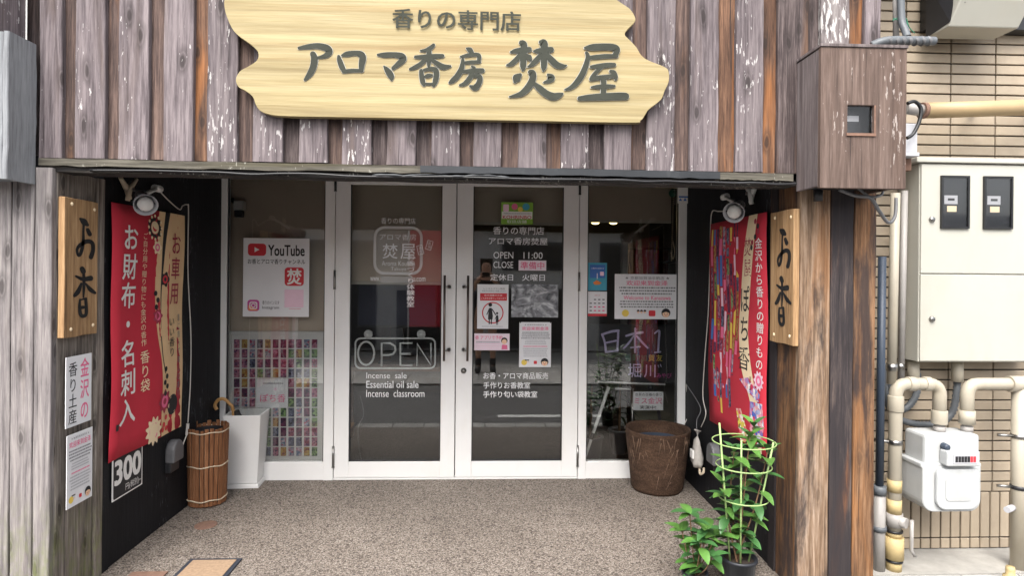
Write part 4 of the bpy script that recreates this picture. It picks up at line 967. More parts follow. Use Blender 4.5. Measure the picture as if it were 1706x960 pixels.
# net bag
c = UX(1169, 745, XR-.03)
nb_ = thing('net_bag', 'small pale drawstring bag hanging on the right black wall', 'bag', c)
m = MB().lathe([(0,-.135),(.04,-.13),(.06,-.10),(.058,-.06),(.046,-.01),(.026,.045),(.009,.075),(.016,.095),(.028,.11)], c-Vector((.03,0,0)), 18)
m.v = [(c.x-.03+(x-c.x+.03)*.6+.005*math.sin(z*70+y*90), y+.008*math.sin(z*45+x*120)+.05*(z-c.z)*.4, z) for x, y, z in m.v]; m.build('bag', 'bag_cloth', nb_)
MB().box(c.x-.072, c.y-.03, c.z-.075, c.x-.058, c.y+.025, c.z-.015).build('contents', 'white_plastic', nb_, .01); tubeW([c+Vector((-.035,0,.12)), c+Vector((-.03,.01,.18)), c+Vector((-.005,.02,.26)), UX(1143,640,XR-.006)], .003).build('string', 'cord_grey', nb_)
tubeW([c+Vector((-.02,-.02,-.13)), c+Vector((-.03,-.06,-.16)), c+Vector((-.02,-.09,-.14)), c+Vector((-.01,-.07,-.12))], .008).build('loop', 'rope', nb_)
# ---- white umbrella stand
b = UZ(413, 814, 0); b.y += .09; b.x = U(411, 750, b.y).x
us = thing('umbrella_stand', 'tall white tapered square umbrella stand before the left window', 'umbrella stand', b)
ca, sa = math.cos(R(4)), math.sin(R(4))
def rot(x, y, z): return (b.x+x*ca-y*sa, b.y+x*sa+y*ca, z)
def sq(h, z, d=None): d = h if d is None else d; return [rot(-h,-d,z), rot(h,-d,z), rot(h,d,z), rot(-h,d,z)]
Z = [(.098,.03),(.125,.505),(.114,.505),(.09,.06)]
V = sum([sq(h, z, h*.9) for h, z in Z], [])
MB().add(V, [(4*j+i,4*j+(i+1) % 4,4*j+4+(i+1) % 4,4*j+4+i) for j in range(3) for i in range(4)]+[(3,2,1,0),(12,13,14,15)]).build('body', 'white_frame', us, .004)
MB().add(sq(.112,0,.102)+sq(.108,.028,.098), [(3,2,1,0),(4,5,6,7)]+[(i,(i+1) % 4,4+(i+1) % 4,4+i) for i in range(4)]).build('base', 'white_frame', us, .004)
um = thing('umbrella', 'umbrella with a curved tan handle standing in the white umbrella stand', 'umbrella', (b.x-.05, b.y, .07))
hb = Vector((b.x-.085, b.y-.02, .50))
MB().tube(catmull([hb+Vector((.03,.0,-.38)), hb+Vector((0,0,0)), hb+Vector((-.025,-.01,.07)), hb+Vector((-.06,-.02,.105)), hb+Vector((-.10,-.02,.095)), hb+Vector((-.118,-.02,.06)), hb+Vector((-.105,-.02,.03))], 6), .0115, 10).build('handle', 'bamboo', um)
MB().tube([hb+Vector((.06,.02,-.40)), hb+Vector((.035,.01,-.05)), hb+Vector((.02,.0,.02))], [.012,.03,.018], 12).build('canopy', 'dark_plastic', um)
# ---- slatted basket
b = UZ(347, 846, 0); b.y += .08; b.x = U(346, 780, b.y).x
bk = thing('slat_basket', 'round brown bamboo slat basket tied with pale cord', 'basket', b)
n = 26
for i in range(n):
    a = 2*math.pi*i/n; q = Matrix.Rotation(a, 3, 'Z'); r0, r1 = .108+rng.uniform(-.003,.003), .118+rng.uniform(-.003,.003); h = .50+rng.uniform(-.012,.012); w_ = .0122
    V = [b+q@Vector(v) for v in ((r0,-w_,.01),(r0+.006,-w_*.8,.01),(r0+.006,w_*.8,.01),(r0,w_,.01),(r1,-w_,h),(r1+.006,-w_*.8,h),(r1+.006,w_*.8,h),(r1,w_,h))]
    MB().add(V, [(0,1,2,3),(7,6,5,4),(0,4,5,1),(1,5,6,2),(2,6,7,3),(3,7,4,0)]).build('slat', 'basket_slat', bk)
for z, r in ((.045,.1165),(.26,.1205),(.475,.125)):
    MB().tube([b+Vector((r*math.cos(2*math.pi*i/30), r*math.sin(2*math.pi*i/30), z+.004*math.sin(i*1.3))) for i in range(31)], .004, 6).build('cord_ring', 'rope', bk)
MB().lathe([(0,.012),(.107,.012),(.107,.02),(0,.02)], b).build('bottom', 'basket_slat', bk); MB().lathe([(.104,.02),(.113,.47)], b).build('lining', 'dark_plastic', bk)
# ---- large fibre pot
b = UZ(1095, 829, 0); b.y += .17; b.x = U(1095, 770, b.y).x
fp = thing('fibre_pot', 'large empty dark brown woven fibre pot before the right window', 'pot', b)
prof = [(0,.0),(.165,.0),(.178,.02),(.198,.18),(.214,.36),(.222,.40),(.226,.415),(.222,.425),(.208,.42),(.200,.38),(.19,.30),(0,.30)]
m = MB().lathe(prof, b, 40); m.v = [(x+.003*math.sin(z*60+x*40), y+.003*math.cos(z*55+y*31), z) for x, y, z in m.v]; m.build('pot', 'fibre_pot', fp)
MB().lathe([(.188,.34),(.178,.345),(.175,.315),(0,.312)], b, 30).build('inner_pot', 'blue_pipe', fp)
fib = MB()
for i in range(130):
    a = rng.uniform(0, 6.28); z = rng.uniform(.03,.33); da = rng.uniform(.05,.22)*(1 if rng.random() < .7 else -1); dz = rng.uniform(.05,.14)
    fib.tube([b+Vector(((.168+.115*(z+dz*k))*1.022*math.cos(a+da*k), (.168+.115*(z+dz*k))*1.022*math.sin(a+da*k), min(.405, z+dz*k))) for k in (0,.5,1)], .0034, 5)
fib.build('fibres', 'fibre_light', fp, kind='stuff')
tag1(tubeW([UX(1143,640,XR-.004), U(1146,690,YD-.02), U(1135,715,YD-.05), U(1120,735,YD-.12), U(1118,742,YD-.2)], .003).build('thin_cord', 'cord_white'), 'thin pale cord trailing into the large brown pot', 'cord')
# ---- mats and drain lid on the floor
p = UZ(318, 932, .006); q = UZ(405, 930, .006)
mt = thing('floor_mat', 'tan mat with a navy border on the entrance floor', 'mat', ((p.x+q.x)/2, p.y-.2, 0))
MB().box(p.x, 2.76, .001, q.x, p.y, .008).build('border', 'mat_edge', mt, .002); MB().box(p.x+.022, 2.782, .0082, q.x-.022, p.y-.022, .0105).build('pile', 'mat_tan', mt)
p = UZ(221, 954, .006); q = UZ(281, 953, .006)
m2 = MB().box(p.x, 2.78, .001, q.x, p.y, .009).build('floor_mat', 'mat_brown', None, .002); tag1(m2, 'small plain brown mat at the foot of the left wall', 'mat')
c = UZ(343, 876, 0); dl = MB().lathe([(0,.004),(.05,.004),(.056,.0035),(.062,.0035),(.062,.0005)], c, 28).build('floor_drain', 'mat_brown'); tag1(dl, 'small round rusty drain lid in the floor by the basket', 'drain')
# ================================================================== plants
def leaf_mesh(l, w_, m, bend=.2):
    me = bpy.data.meshes.new('leaf'); V = []; F = []; n = 6
    for i in range(n+1):
        t = i/n; ww = w_*math.sin(math.pi*min(1, t*.93+.05))**.8*(1-.15*t); z = -bend*l*t*t
        V += [(-ww/2, l*t, z+ww*.22), (0, l*t, z), (ww/2, l*t, z+ww*.22)]
    for i in range(n):
        a = 3*i; F += [(a, a+1, a+4, a+3), (a+1, a+2, a+5, a+4)]
    me.from_pydata(V, [], F); me.polygons.foreach_set('use_smooth', [True]*len(F)); me.materials.append(M[m]); return me
LM = [leaf_mesh(.10,.052,'leaf_b',.15), leaf_mesh(.09,.046,'leaf_b',.3), leaf_mesh(.105,.052,'leaf_a',.25)]
LM2 = [leaf_mesh(.095,.056,'leaf_a',.25), leaf_mesh(.08,.048,'leaf_a',.1), leaf_mesh(.09,.05,'leaf_b',.3)]
LD = [leaf_mesh(.20,.028,'leaf_dark',.5), leaf_mesh(.16,.024,'leaf_dark',.3)]
def put_leaf(me, parent, loc, d, sc=1):
    o = bpy.data.objects.new('leaf', me); col.objects.link(o); o.parent = parent; o.matrix_parent_inverse = base_inv(parent)
    d = Vector(d).normalized(); q = d.to_track_quat('Y', 'Z'); o.rotation_mode = 'QUATERNION'; o.rotation_quaternion = q; o.location = loc; o.scale = (sc, sc, sc); return o
def nursery_pot(parent, c, r, h, m='pot_black'):
    MB().lathe([(0,0),(r*.78,0),(r*.97,h-.015),(r*1.05,h-.015),(r*1.05,h),(r*.93,h),(r*.9,h-.02),(0,h-.02)], c, 26).build('pot', m, parent); MB().lathe([(r*.9,h-.0195),(0,h-.014)], c, 20).build('soil', 'soil', parent)
KZ = -.004
c = Vector((U(1231, 900, 2.845).x, 2.845, KZ))
pp = thing('potted_plant', 'tall leafy potted plant inside a green ring trellis by the right pillar', 'plant', c)
nursery_pot(pp, c, .082, .145)
for a, r0, r1, zt in ((R(200),.05,.125,.80),(R(255),.055,.05,.72),(R(-20),.04,.150,.71),(R(80),.05,.13,.72)):
    if a == R(80): continue
    MB().tube([c+Vector((r0*math.cos(a), r0*math.sin(a), .1)), c+Vector((r1*math.cos(a), r1*math.sin(a), zt))], .0045, 8).build('stake', 'stake', pp)
for z, r in ((.70,.146),(.585,.128),(.43,.115)):
    MB().tube([c+Vector((.02+r*math.cos(2*math.pi*i/36), r*.95*math.sin(2*math.pi*i/36), z)) for i in range(37)], .0032, 6).build('ring', 'stake', pp)
stems = [((0,0),(.01,-.02),(.05,.0),.72),((.02,.01),(-.03,.03),(-.04,-.03),.66),((-.02,0),(.06,-.03),(.13,-.02),.66),((0,.02),(.02,.03),(.09,.05),.76),((-.015,-.02),(-.06,-.02),(-.09,-.02),.50)]
for a_, b_, c_, h in stems:
    P = catmull([c+Vector((*a_,.12)), c+Vector((*b_,.12+h*.4)), c+Vector((*c_,h))], 8)
    MB().tube(P, [.005-.003*i/(len(P)-1) for i in range(len(P))], 6).build('stem', 'stem', pp)
    k = 0
    for i in range(3, len(P)):
        for rep in range(2 if i % 4 == 1 else 1):
            ang = k*2.4+rng.uniform(-.4,.4); k += 1; up = rng.uniform(-.35,.55)
            put_leaf(rng.choice(LM), pp, P[i]-Vector((0,0,rng.uniform(0,.03))), (math.cos(ang), math.sin(ang), up), rng.uniform(.75,1.15))
    for q in range(3): put_leaf(rng.choice(LM), pp, P[-1], (math.cos(q*2.1), math.sin(q*2.1), 1.0), .8)
c = Vector((U(1158, 900, 2.83).x, 2.83, KZ))
p2 = thing('potted_plant', 'small bushy bright green potted plant left of the trellised plant', 'plant', c)
nursery_pot(p2, c, .06, .085)
for a_, b_, h in (((0,0),(-.03,-.01),.36),((.01,0),(.05,-.02),.29),((-.01,.01),(-.06,.01),.27),((0,-.01),(.01,-.05),.24),((.01,.01),(.10,.0),.25),((.01,-.01),(.07,-.04),.17)):
    P = catmull([c+Vector((*a_,.07)), c+Vector((*[(x+y)/2 for x, y in zip(a_, b_)],h*.6)), c+Vector((*b_,h))], 6)
    MB().tube(P, .0028, 6).build('stem', 'stem', p2)
    for i in range(4, len(P), 2):
        ang = i*2.4+rng.uniform(-.5,.5); put_leaf(rng.choice(LM2), p2, P[i], (math.cos(ang), math.sin(ang), rng.uniform(-.2,.4)), rng.uniform(.8,1.1))
    for q in range(4): put_leaf(rng.choice(LM2), p2, P[-1], (math.cos(q*1.6+h*9), math.sin(q*1.6+h*9), .45), rng.uniform(.8,1.1))
def strappy(label, px, Y, h, n, potr):
    c = Vector((U(px, 700, Y).x, Y, .006)); t = thing('indoor_plant', label, 'plant', c, 'dark plants behind the right window'); nursery_pot(t, c, potr, .2, 'grey_plastic')
    MB().tube([c+Vector((0,0,.16)), c+Vector((.01,0,h))], [.012,.008], 8).build('stem', 'stem', t)
    for i in range(n):
        a = i*2.4; z = .25+(h-.2)*i/n; put_leaf(rng.choice(LD), t, c+Vector((.005,0,z)), (math.cos(a), math.sin(a), rng.uniform(-.4,.7)), rng.uniform(.8,1.2))
strappy('dark leafy indoor plant at the left edge of the right window', 984, YD+.42, .68, 26, .10); strappy('taller dark leafy indoor plant beside the easel leg', 1032, YD+.62, .95, 30, .09)
# ================================================================== behind the right window
YE = YD+.22
bo = thing('chalkboard', 'black writing board with chalk lettering on the tripod easel in the right window', 'blackboard', (U(1052,635,YE).x, YE, U(1052,637,YE).z))
a = RY(976, 543, 1131, 638, YE); MB().box(a[0], YE, a[1], a[2], YE+.02, a[3]).build('panel', 'print_black', bo); 
MB().box(a[0]-.012, YE-.006, a[1]-.012, a[2]+.012, YE-.0005, a[1]).box(a[0]-.012, YE-.006, a[3], a[2]+.012, YE-.0005, a[3]+.012).box(a[2], YE-.006, a[1], a[2]+.012, YE-.0005, a[3]).box(a[0]-.012, YE-.006, a[1], a[0], YE-.0005, a[3]).build('frame', 'black_metal', bo)
g = gsheet(bo, 976, 543, 1131, 638, YE-.001); gf = lambda x, y: (g.X(970+x/4), g.Y(540+y/4))
pm('chalk', (196,186,220), .8, .12, 60)
g.strokes([[(130,70,14),(148,120,14),(158,190,14)],[(135,70,14),(190,52,16),(240,45,16)],[(238,45,14),(236,110,14),(232,180,14)],[(148,128,12),(225,112,12)],[(158,188,14),(235,178,14)],
           [(290,80,14),(345,64,16),(400,56,16)],[(350,30,14),(350,110,14),(350,190,12)],[(340,80,10),(310,125,14),(275,162,12)],[(360,80,12),(400,125,14),(435,160,12)],[(322,158,10),(385,152,10)],
           [(480,62,10),(510,45,14),(508,110,14),(504,185,14)],[(482,190,10),(520,186,10)]], 'chalk', gf)
g.text('堀', g.X(1046), g.Y(606), g.X(1068), g.Y(629), 'chalk', .006); g.text('川', g.X(1073), g.Y(608), g.X(1092), g.Y(629), 'chalk', .006); g.text('みやび', g.X(1094), g.Y(622), g.X(1119), g.Y(630), 'print_magenta', .004)
g.strokes([[(505,275,6),(510,290,5)],[(520,270,6),(526,285,5)]], 'chalk', gf)
for k, m in enumerate(('print_darkgreen','print_darkgreen','print_darkgreen','print_yellow','print_yellow')): g.text('香町加賀友'[k], g.X(1041+k*13), g.Y(591), g.X(1051+k*13), g.Y(602), m)
ea = thing('easel', 'white and silver tripod easel in the right window', 'easel', (U(1050,700,YE).x, YE+.05, 0))
MB().tube([U(996,637,YE-.02), U(1108,641,YE-.02)], .008, 8).build('shelf_bar', 'white_plastic', ea)
def legm(p0, p1, m='white_plastic'):
    MB().tube([p0, p1], [.014,.010], 8).build('leg', m, ea); k = p0+(p1-p0)*.55; MB().tube([k, k+(p1-p0).normalized()*.05], .017, 10).build('leg_clamp', 'black_metal', ea)
zf = .006
def flo(p0, p1, z=zf): d = p1-p0; return p0+d*((z-p0.z)/d.z)
legm(U(1014,645,YE+.02), flo(U(1014,645,YE+.02), U(974,765,YE-.06))); legm(U(1053,645,YE+.02), flo(U(1053,645,YE+.02), U(1053.5,720,YE+.02)), 'steel'); legm(U(1092,650,YE+.05), flo(U(1092,650,YE+.05), U(1100,705,YE+.12)), 'grey_plastic')
MB().tube([U(1025,648,YE+.02), U(1056,649,YE+.02)], .008, 8).build('brace', 'white_plastic', ea); MB().lathe([(0,-.02),(.02,-.02),(.02,.02),(0,.02)], U(1053,642,YE+.02), 12, 'y').build('hub', 'black_metal', ea); MB().lathe([(0,-.02),(.016,-.02),(.016,.02),(0,.02)], U(1083,646,YE+.02), 12, 'y').build('hub', 'black_metal', ea)
t, s = paper('sign_card', 'white card with pink and black lettering hanging below the black board', 'sign', planeY(1055,653,1105,684,YE-.03), 'paper'); s.text('世界の百種の香り', .06,.07,.94,.24,'print_black'); s.text('ミス金沢', .04,.32,.96,.66,'print_pink',.008); s.text('実演中!', .22,.74,.76,.94,'print_black',.006)
# partition, noren, shelf, lamps and rope
box('partition', 'tatami', None, U(1058,700,YD+.75).x, YD+.75, .006, U(1150,700,YD+.75).x, YD+.79, .98, .003); o = bpy.data.objects['partition']; tag1(o, 'plain grey-beige partition panel behind the black board', 'partition')
nr = thing('noren_curtain', 'dark wine-brown curtain hanging inside the right window', 'curtain', (U(1075,500,YD+1.0).x, YD+1.0, .9))
V = []; F = []; x0, x1 = U(1045,500,YD+1).x, U(1112,500,YD+1).x
for j in range(2):
    for i in range(25): V.append((x0+(x1-x0)*i/24, YD+1+.03*math.sin(i*1.3), (.75, 1.72)[j]))
F = [(i, i+1, i+26, i+25) for i in range(24)]; m = MB().add(V, F, True).build('cloth', 'room_red', nr); sm = m.modifiers.new('thick', 'SOLIDIFY'); sm.thickness = .004
MB().tube([(x0-.05, YD+1, 1.73), (x1+.05, YD+1, 1.73)], .01, 8).build('rod', 'dark_plastic', nr)
po = box('display_post', 'white_plastic', None, U(1036,480,YD+.8).x, YD+.8, .006, U(1046,480,YD+.8).x, YD+.86, U(1040,403,YD+.8).z, .004); tag1(po, 'slim white upright post inside the right window', 'post')
for px, lab in ((992,'left warm glowing globe lamp below the blind in the right window'), (1022,'right warm glowing globe lamp below the blind in the right window')):
    c = U(px, 364, YD+1.6); t = thing('pendant_lamp', lab, 'lamp', c, 'pendant lamps in the shop')
    MB().lathe([(.001,-.06),(.03,-.054),(.052,-.03),(.06,0),(.052,.03),(.03,.054),(.012,.065)], c, 20).build('globe', 'lamp_glow', t); MB().tube([c+Vector((0,0,.06)), Vector((c.x, c.y, 2.6))], .004, 6).build('cord', 'dark_plastic', t); MB().lathe([(.018,.055),(.018,.10),(0,.1)], c, 12).build('cap', 'dark_plastic', t)
ch = thing('hanging_chain', 'pale bead chain with a green tag hanging by the right jamb inside', 'chain', U(1122,445,YD+.1))
for i in range(34):
    p = U(1122-(i*.10), 322+i*3.4, YD+.10); MB().lathe([(0,-.006),(.006,-.003),(.006,.003),(0,.006)], p, 6).build('bead', 'rope', ch)
MB().lathe([(0,-.004),(.03,-.004),(.03,.004),(0,.004)], U(1121,322,YD+.095), 18, 'y').build('tag', 'print_darkgreen', ch); tubeW([U(1118,420,YD+.1), U(1121,432,YD+.1), U(1124,420,YD+.1), U(1121,402,YD+.1)], .004).build('loop', 'rope', ch)
wr = thing('wire_shelf', 'black wire shelf with a dish hooked inside the right jamb', 'shelf', U(1120,440,YD+.14))
MB().tube([U(1098,437,YD+.16), U(1140,437,YD+.14)], .010, 8).build('dish', 'black_metal', wr); MB().tube([U(1062,412,YD+.2), U(1142,415,YD+.12)], .0035, 6).build('rail', 'black_metal', wr); tubeW([U(1140,398,YD+.1), U(1137,400,YD+.1), U(1137,440,YD+.1), U(1142,441,YD+.1)], .004).build('hook', 'black_metal', wr)
t, s = paper('hand_towel', 'white towel with navy print hanging at the top of the right window', 'towel', planeY(1129,295,1148,339,YD-.012), 'print_white'); s.rect(.1,.72,.95,.78,'print_blue'); s.poly('print', [(.1,.9),(.25,.8),(.4,.9)][::-1],'print_blue'); s.poly('print', [(.5,.9),(.65,.78),(.8,.9)][::-1],'print_blue')
t, s = paper('price_tag', 'narrow cream label at the top right of the right window', 'label', planeY(1092,296,1130,313,YQ), 'print_cream'); s.text('いつも香り', .12,.3,.9,.85,'print_grey')
MB_ = MB()
# monitor and table in the dark behind the left door
c = RY(595, 474, 728, 546, YD+.7); tv = thing('monitor', 'dark flat monitor screen inside behind the left door', 'monitor', ((c[0]+c[2])/2, YD+.7, c[1]))
MB().box(c[0], YD+.7, c[1], c[2], YD+.74, c[3]).build('casing', 'dark_plastic', tv, .004); MB().box(c[0]+.015, YD+.697, c[1]+.02, c[2]-.015, YD+.6995, c[3]-.015).build('screen', 'monitor', tv); MB().box((c[0]+c[2])/2-.05, YD+.705, .75, (c[0]+c[2])/2+.05, YD+.735, c[1]).box((c[0]+c[2])/2-.15, YD+.66, .735, (c[0]+c[2])/2+.15, YD+.8, .75).build('stand', 'dark_plastic', tv)
tb_ = thing('display_table', 'dark wooden table inside behind the left door', 'table', (c[0]+.4, YD+.9, 0)); MB().box(c[0]-.2, YD+.5, .70, c[2]+.3, YD+1.2, .734).build('tabletop', 'mat_brown', tb_, .004)
for q in (c[0]-.15, c[2]+.25):
    for r_ in (YD+.55, YD+1.15): MB().box(q-.03, r_-.03, .006, q+.03, r_+.03, .70).build('leg', 'mat_brown', tb_)
# ================================================================== right: boxes, pipes, meters
def tub(pts, r, m, name, parent, seg=14, n=None):
    P = catmull(pts, n) if n else pts
    return MB().tube(P, r, seg).build(name, m, parent)
# left grey box
YX = 2.54; x1 = U(62, 180, YB).x; z1 = U(15, 52, YX).z; z0 = U(15, 294, YX).z
gb = thing('meter_box', 'pale grey weathered wooden box at the top left edge', 'box', (x1-.15, YX, z0), 'wooden boxes on the facade')
MB().box(x1-.36, YX+.02, z0, x1-.021, YB-.002, z1).build('body', 'box_grey', gb)
plank('box_grey', gb, x1-.36, x1-.0205, YX, YX+.019, z0-.008, z1, .002, name='front_panel')
sideplank('box_grey', gb, x1, -1, YX, YB-.003, z0-.01, z1+.004, .02, name='side_panel')
MB().box(x1-.37, YX-.012, z1+.005, x1-.05, YB-.003, z1+.4).build('upper_panel', 'plank_grey', gb)
# brown meter box
YX = 2.5; a = RY(1367, 79, 1510, 314, YX); 
mb_ = thing('meter_box', 'brown peeling wooden box with a small meter window on the right pillar', 'box', ((a[0]+a[2])/2, 2.6, a[1]), 'wooden boxes on the facade')
w0 = RY(1412, 175, 1456, 222, YX)
V = [(a[0],YX,a[1]),(a[2],YX,a[1]),(a[2],YX,a[3]),(a[0],YX,a[3]),(w0[0],YX,w0[1]),(w0[2],YX,w0[1]),(w0[2],YX,w0[3]),(w0[0],YX,w0[3])]
V += [(x, y+.02, z) for x, y, z in V]
F = [(i,(i+1) % 4,4+(i+1) % 4,4+i) for i in range(4)]+[(8+i,12+i,12+(i+1) % 4,8+(i+1) % 4) for i in range(4)]+[(i,8+i,8+(i+1) % 4,(i+1) % 4) for i in range(4)]+[(4+i,4+(i+1) % 4,12+(i+1) % 4,12+i) for i in range(4)]
MB().add(V, F).build('front_panel', 'box_brown', mb_, .002)
MB().box(a[0], YX+.0205, a[1]+.01, a[0]+.018, YB-.003, a[3]-.004).build('side_panel', 'box_side', mb_, .002); MB().box(a[2]-.018, YX+.0205, a[1]+.01, a[2], YB+.05, a[3]-.004).build('side_panel', 'box_brown', mb_, .002)
MB().box(a[0]-.004, YX-.006, a[3]+.0005, a[2]+.004, YB-.003, a[3]+.014).build('lid', 'box_side', mb_, .002); MB().box(a[0]+.019, YX+.0205, a[1]+.02, a[2]-.019, YB-.004, a[1]+.035).build('bottom', 'wall_black', mb_)
wf = MB().box(w0[0]-.006, YX-.006, w0[1]-.012, w0[2]+.006, YX-.0005, w0[1]).box(w0[2], YX-.003, w0[1], w0[2]+.006, YX-.0005, w0[3]).build('window_frame', 'mat_brown', mb_)
mtr = MB().box(w0[0]-.03, YX+.06, w0[1]-.03, w0[2]+.03, YX+.09, w0[3]+.03).build('meter', 'black_metal', mb_); MB().box(w0[0]+.03, YX+.058, w0[3]-.055, w0[2]-.03, YX+.0595, w0[3]-.03).build('meter_label', 'print_lightgrey', mtr)
MB().box(w0[0]+.001, YX+.012, w0[1]+.001, w0[2]-.001, YX+.015, w0[3]-.001).build('pane', 'glass_plain', mb_)
# cables round the brown box
cb = thing('wrapped_cable', 'thick grey tape-wrapped cable crossing above the brown meter box', 'cable', U(1510,68,2.6))
tub([U(1452,76,2.62), U(1475,68,2.60), U(1510,67,2.6), U(1550,68,2.6), U(1557,68,2.6)], .019, 'conduit', 'cable', cb, 12, 5); 
for px in range(1480, 1556, 11): MB().tube([U(px,68,2.6)-Vector((.007,0,.004)), U(px,68,2.6)+Vector((.007,0,.004))], .0205, 12).build('tape', 'cord_grey', cb)
tub([U(1512,62,2.64), U(1508,50,2.66), U(1502,30,2.68), U(1500,-40,2.68)], .016, 'conduit', 'branch', cb, 10, 5)
cp = thing('conduit_pipe', 'thin pale vertical pipe above the brown meter box', 'pipe', U(1493,75,2.72)); tub([U(1493,74,2.72), U(1492,-60,2.72)], .013, 'grey_pipe', 'pipe', cp); tubeW([U(1488,30,2.69), U(1500,34,2.69), U(1509,30,2.69), U(1515,45,2.69), U(1524,55,2.69)], .0022).build('wire_tie', 'print_darkgreen', cp); tubeW([U(1487,34,2.69), U(1500,28,2.69), U(1510,36,2.69), U(1512,42,2.69)], .0022).build('wire_tie', 'print_darkgreen', cp)
uc = thing('hanging_cable', 'dark grey cables drooping under the brown meter box', 'cable', U(1440,322,2.66))
tub([U(1398,316,2.62), U(1425,326,2.62), U(1450,330,2.62), U(1465,352,2.64), U(1480,371,2.68), U(1491,360,2.7), U(1493,330,2.72)], .008, 'cord_grey', 'cable', uc, 8, 6); tub([U(1430,314,2.62), U(1450,328,2.62), U(1468,325,2.64), U(1471,315,2.66)], .006, 'cord_grey', 'cable', uc, 8, 6)
tub([U(1363,316,2.7), U(1363,335,2.7)], .02, 'dark_plastic', 'gland', uc)
# meter cabinet
YC = 3.02
a = RY(1532, 273, 1745, 604, YC); ys = U(1620, 457, YC).z
mc = thing('meter_cabinet', 'large ivory utility cabinet with two black-framed meter windows', 'cabinet', ((a[0]+a[2])/2, YC, a[1]))
MB().box(a[0], YC+.006, a[1], a[2], YN-.01, a[3]).build('body', 'ivory', mc, .004)
for z0, z1, py in ((ys+.003, a[3]-.006, 366), (a[1]+.006, ys-.003, 532)):
    d = MB().box(a[0]+.004, YC-.004, z0, a[2]-.004, YC+.0055, z1).build('cabinet_door', 'ivory', mc, .003); MB().lathe([(0,-.012),(.012,-.012),(.014,-.008),(.016,0)], Vector((U(1551,py,YC).x, YC-.004, U(1551,py,YC).z)), 16, 'y').build('lock', 'steel', d)
MB().box(a[0]-.03, YC-.018, a[3]+.0005, a[2]+.02, YN-.009, a[3]+.028).build('lid', 'ivory', mc, .005)
for x0, x1, y0, y1 in ((1566,1613,293,381),(1637,1685,294,382)):
    w0 = RY(x0, y0, x1, y1, YC-.004); f = .010; y_ = YC-.0045
    wn = MB().box(w0[0], y_-.012, w0[1], w0[0]+f, y_, w0[3]).box(w0[2]-f, y_-.012, w0[1], w0[2], y_, w0[3]).box(w0[0]+f, y_-.012, w0[1], w0[2]-f, y_, w0[1]+f).box(w0[0]+f, y_-.012, w0[3]-f, w0[2]-f, y_, w0[3]).build('window_frame', 'black_metal', mc)
    MB().box(w0[0]+f, y_-.0015, w0[1]+f, w0[2]-f, y_-.0003, w0[3]-f).build('meter_recess', 'opp_dark', wn)
    cx = (w0[0]+w0[2])/2-.02; cz = (w0[1]+w0[3])/2
    MB().box(cx-.035, y_-.004, cz-.01, cx+.035, y_-.002, cz+.035).build('meter', 'print_lightgrey', wn); MB().box(cx-.018, y_-.0055, cz+.008, cx+.018, y_-.0045, cz+.02).build('meter_display', 'black_metal', wn); MB().box(cx-.02, y_-.004, cz-.05, cx+.03, y_-.0025, cz-.02).build('meter_label', 'print_cream', wn)
    MB().box(w0[0]+f, y_-.009, w0[1]+f, w0[2]-f, y_-.007, w0[3]-f).build('pane', 'glass_plain', wn)
for px in (1522, 1595): MB().tube([U(px,604,YC+.1)+Vector((0,0,.01)), U(px,636,YC+.1)], .028, 14).build('cable_stub', 'ivory_pipe', mc)
# beige pipe, junction box and cord
bp = thing('beige_pipe', 'thick tan pipe running right above the ivory cabinet', 'pipe', U(1620,183,3.0)); tub([U(1540,184,3.0), U(1640,181,3.0), U(1760,177,3.0)], .040, 'beige_pipe', 'pipe', bp, 18); MB().tube([U(1535,184,3.0), U(1541,184,3.0)], .041, 18).build('cut_end', 'mat_brown', bp); tub([U(1508,180,3.0), U(1537,184,3.0)], .030, 'grey_pipe', 'inner_pipe', bp)
for px in (1625, 1720): MB().tube([U(px,181,3.0), U(px,181,3.19)], .012, 8).build('bracket', 'steel', bp)
jb = thing('junction_box', 'grey junction box with a black cord loop beside the brown meter box', 'junction box', U(1516,250,2.95)); a = RY(1505, 205, 1529, 254, 2.95); MB().box(a[0], 2.95, a[1], a[2], 3.1, a[3]).build('body', 'print_lightgrey', jb, .006); MB().box(a[0]-.01, 2.94, a[1]-.02, a[2]+.004, 3.11, a[1]).build('foot', 'print_lightgrey', jb, .004)
tub([U(1512,172,2.9), U(1524,169,2.9), U(1534,180,2.9), U(1532,200,2.9), U(1522,222,2.9), U(1511,230,2.9)], .009, 'black_metal', 'cord', jb, 8, 6)
MB().box(*(lambda q: (q[0], 3.0, q[1], q[2], 3.12, q[3]))(RY(1502, 262, 1519, 284, 3.0))).build('clamp', 'mat_brown', jb, .004)
# vent hood
vh = thing('vent_hood', 'white vent hood on a black plate at the top right corner', 'vent', U(1640,45,2.95)); a = RY(1548, -70, 1652, 47, 3.12); MB().box(a[0], 3.12, a[1], a[2]+.3, YN-.012, a[3]).build('back_plate', 'black_metal', vh, .003)
a = RY(1583, -60, 1700, 44, 2.95); MB().prism([(a[0],3.119,a[1]),(a[0],2.95,a[1]+.02),(a[0]+.04,2.95,a[1]+.12),(a[0]+.04,2.95,a[3]),(a[0],3.119,a[3])], (-1,0,0), .001).build('cheek', 'dark_plastic', vh)
V = [(a[0],2.96,a[1]),(a[2],2.96,a[1]),(a[2]+.02,2.90,a[1]+.12),(a[0]+.02,2.90,a[1]+.12),(a[2]+.02,2.92,a[3]),(a[0]+.02,2.92,a[3]),(a[0],3.118,a[1]),(a[2],3.118,a[1]),(a[2]+.02,3.118,a[3]),(a[0]+.02,3.118,a[3])]
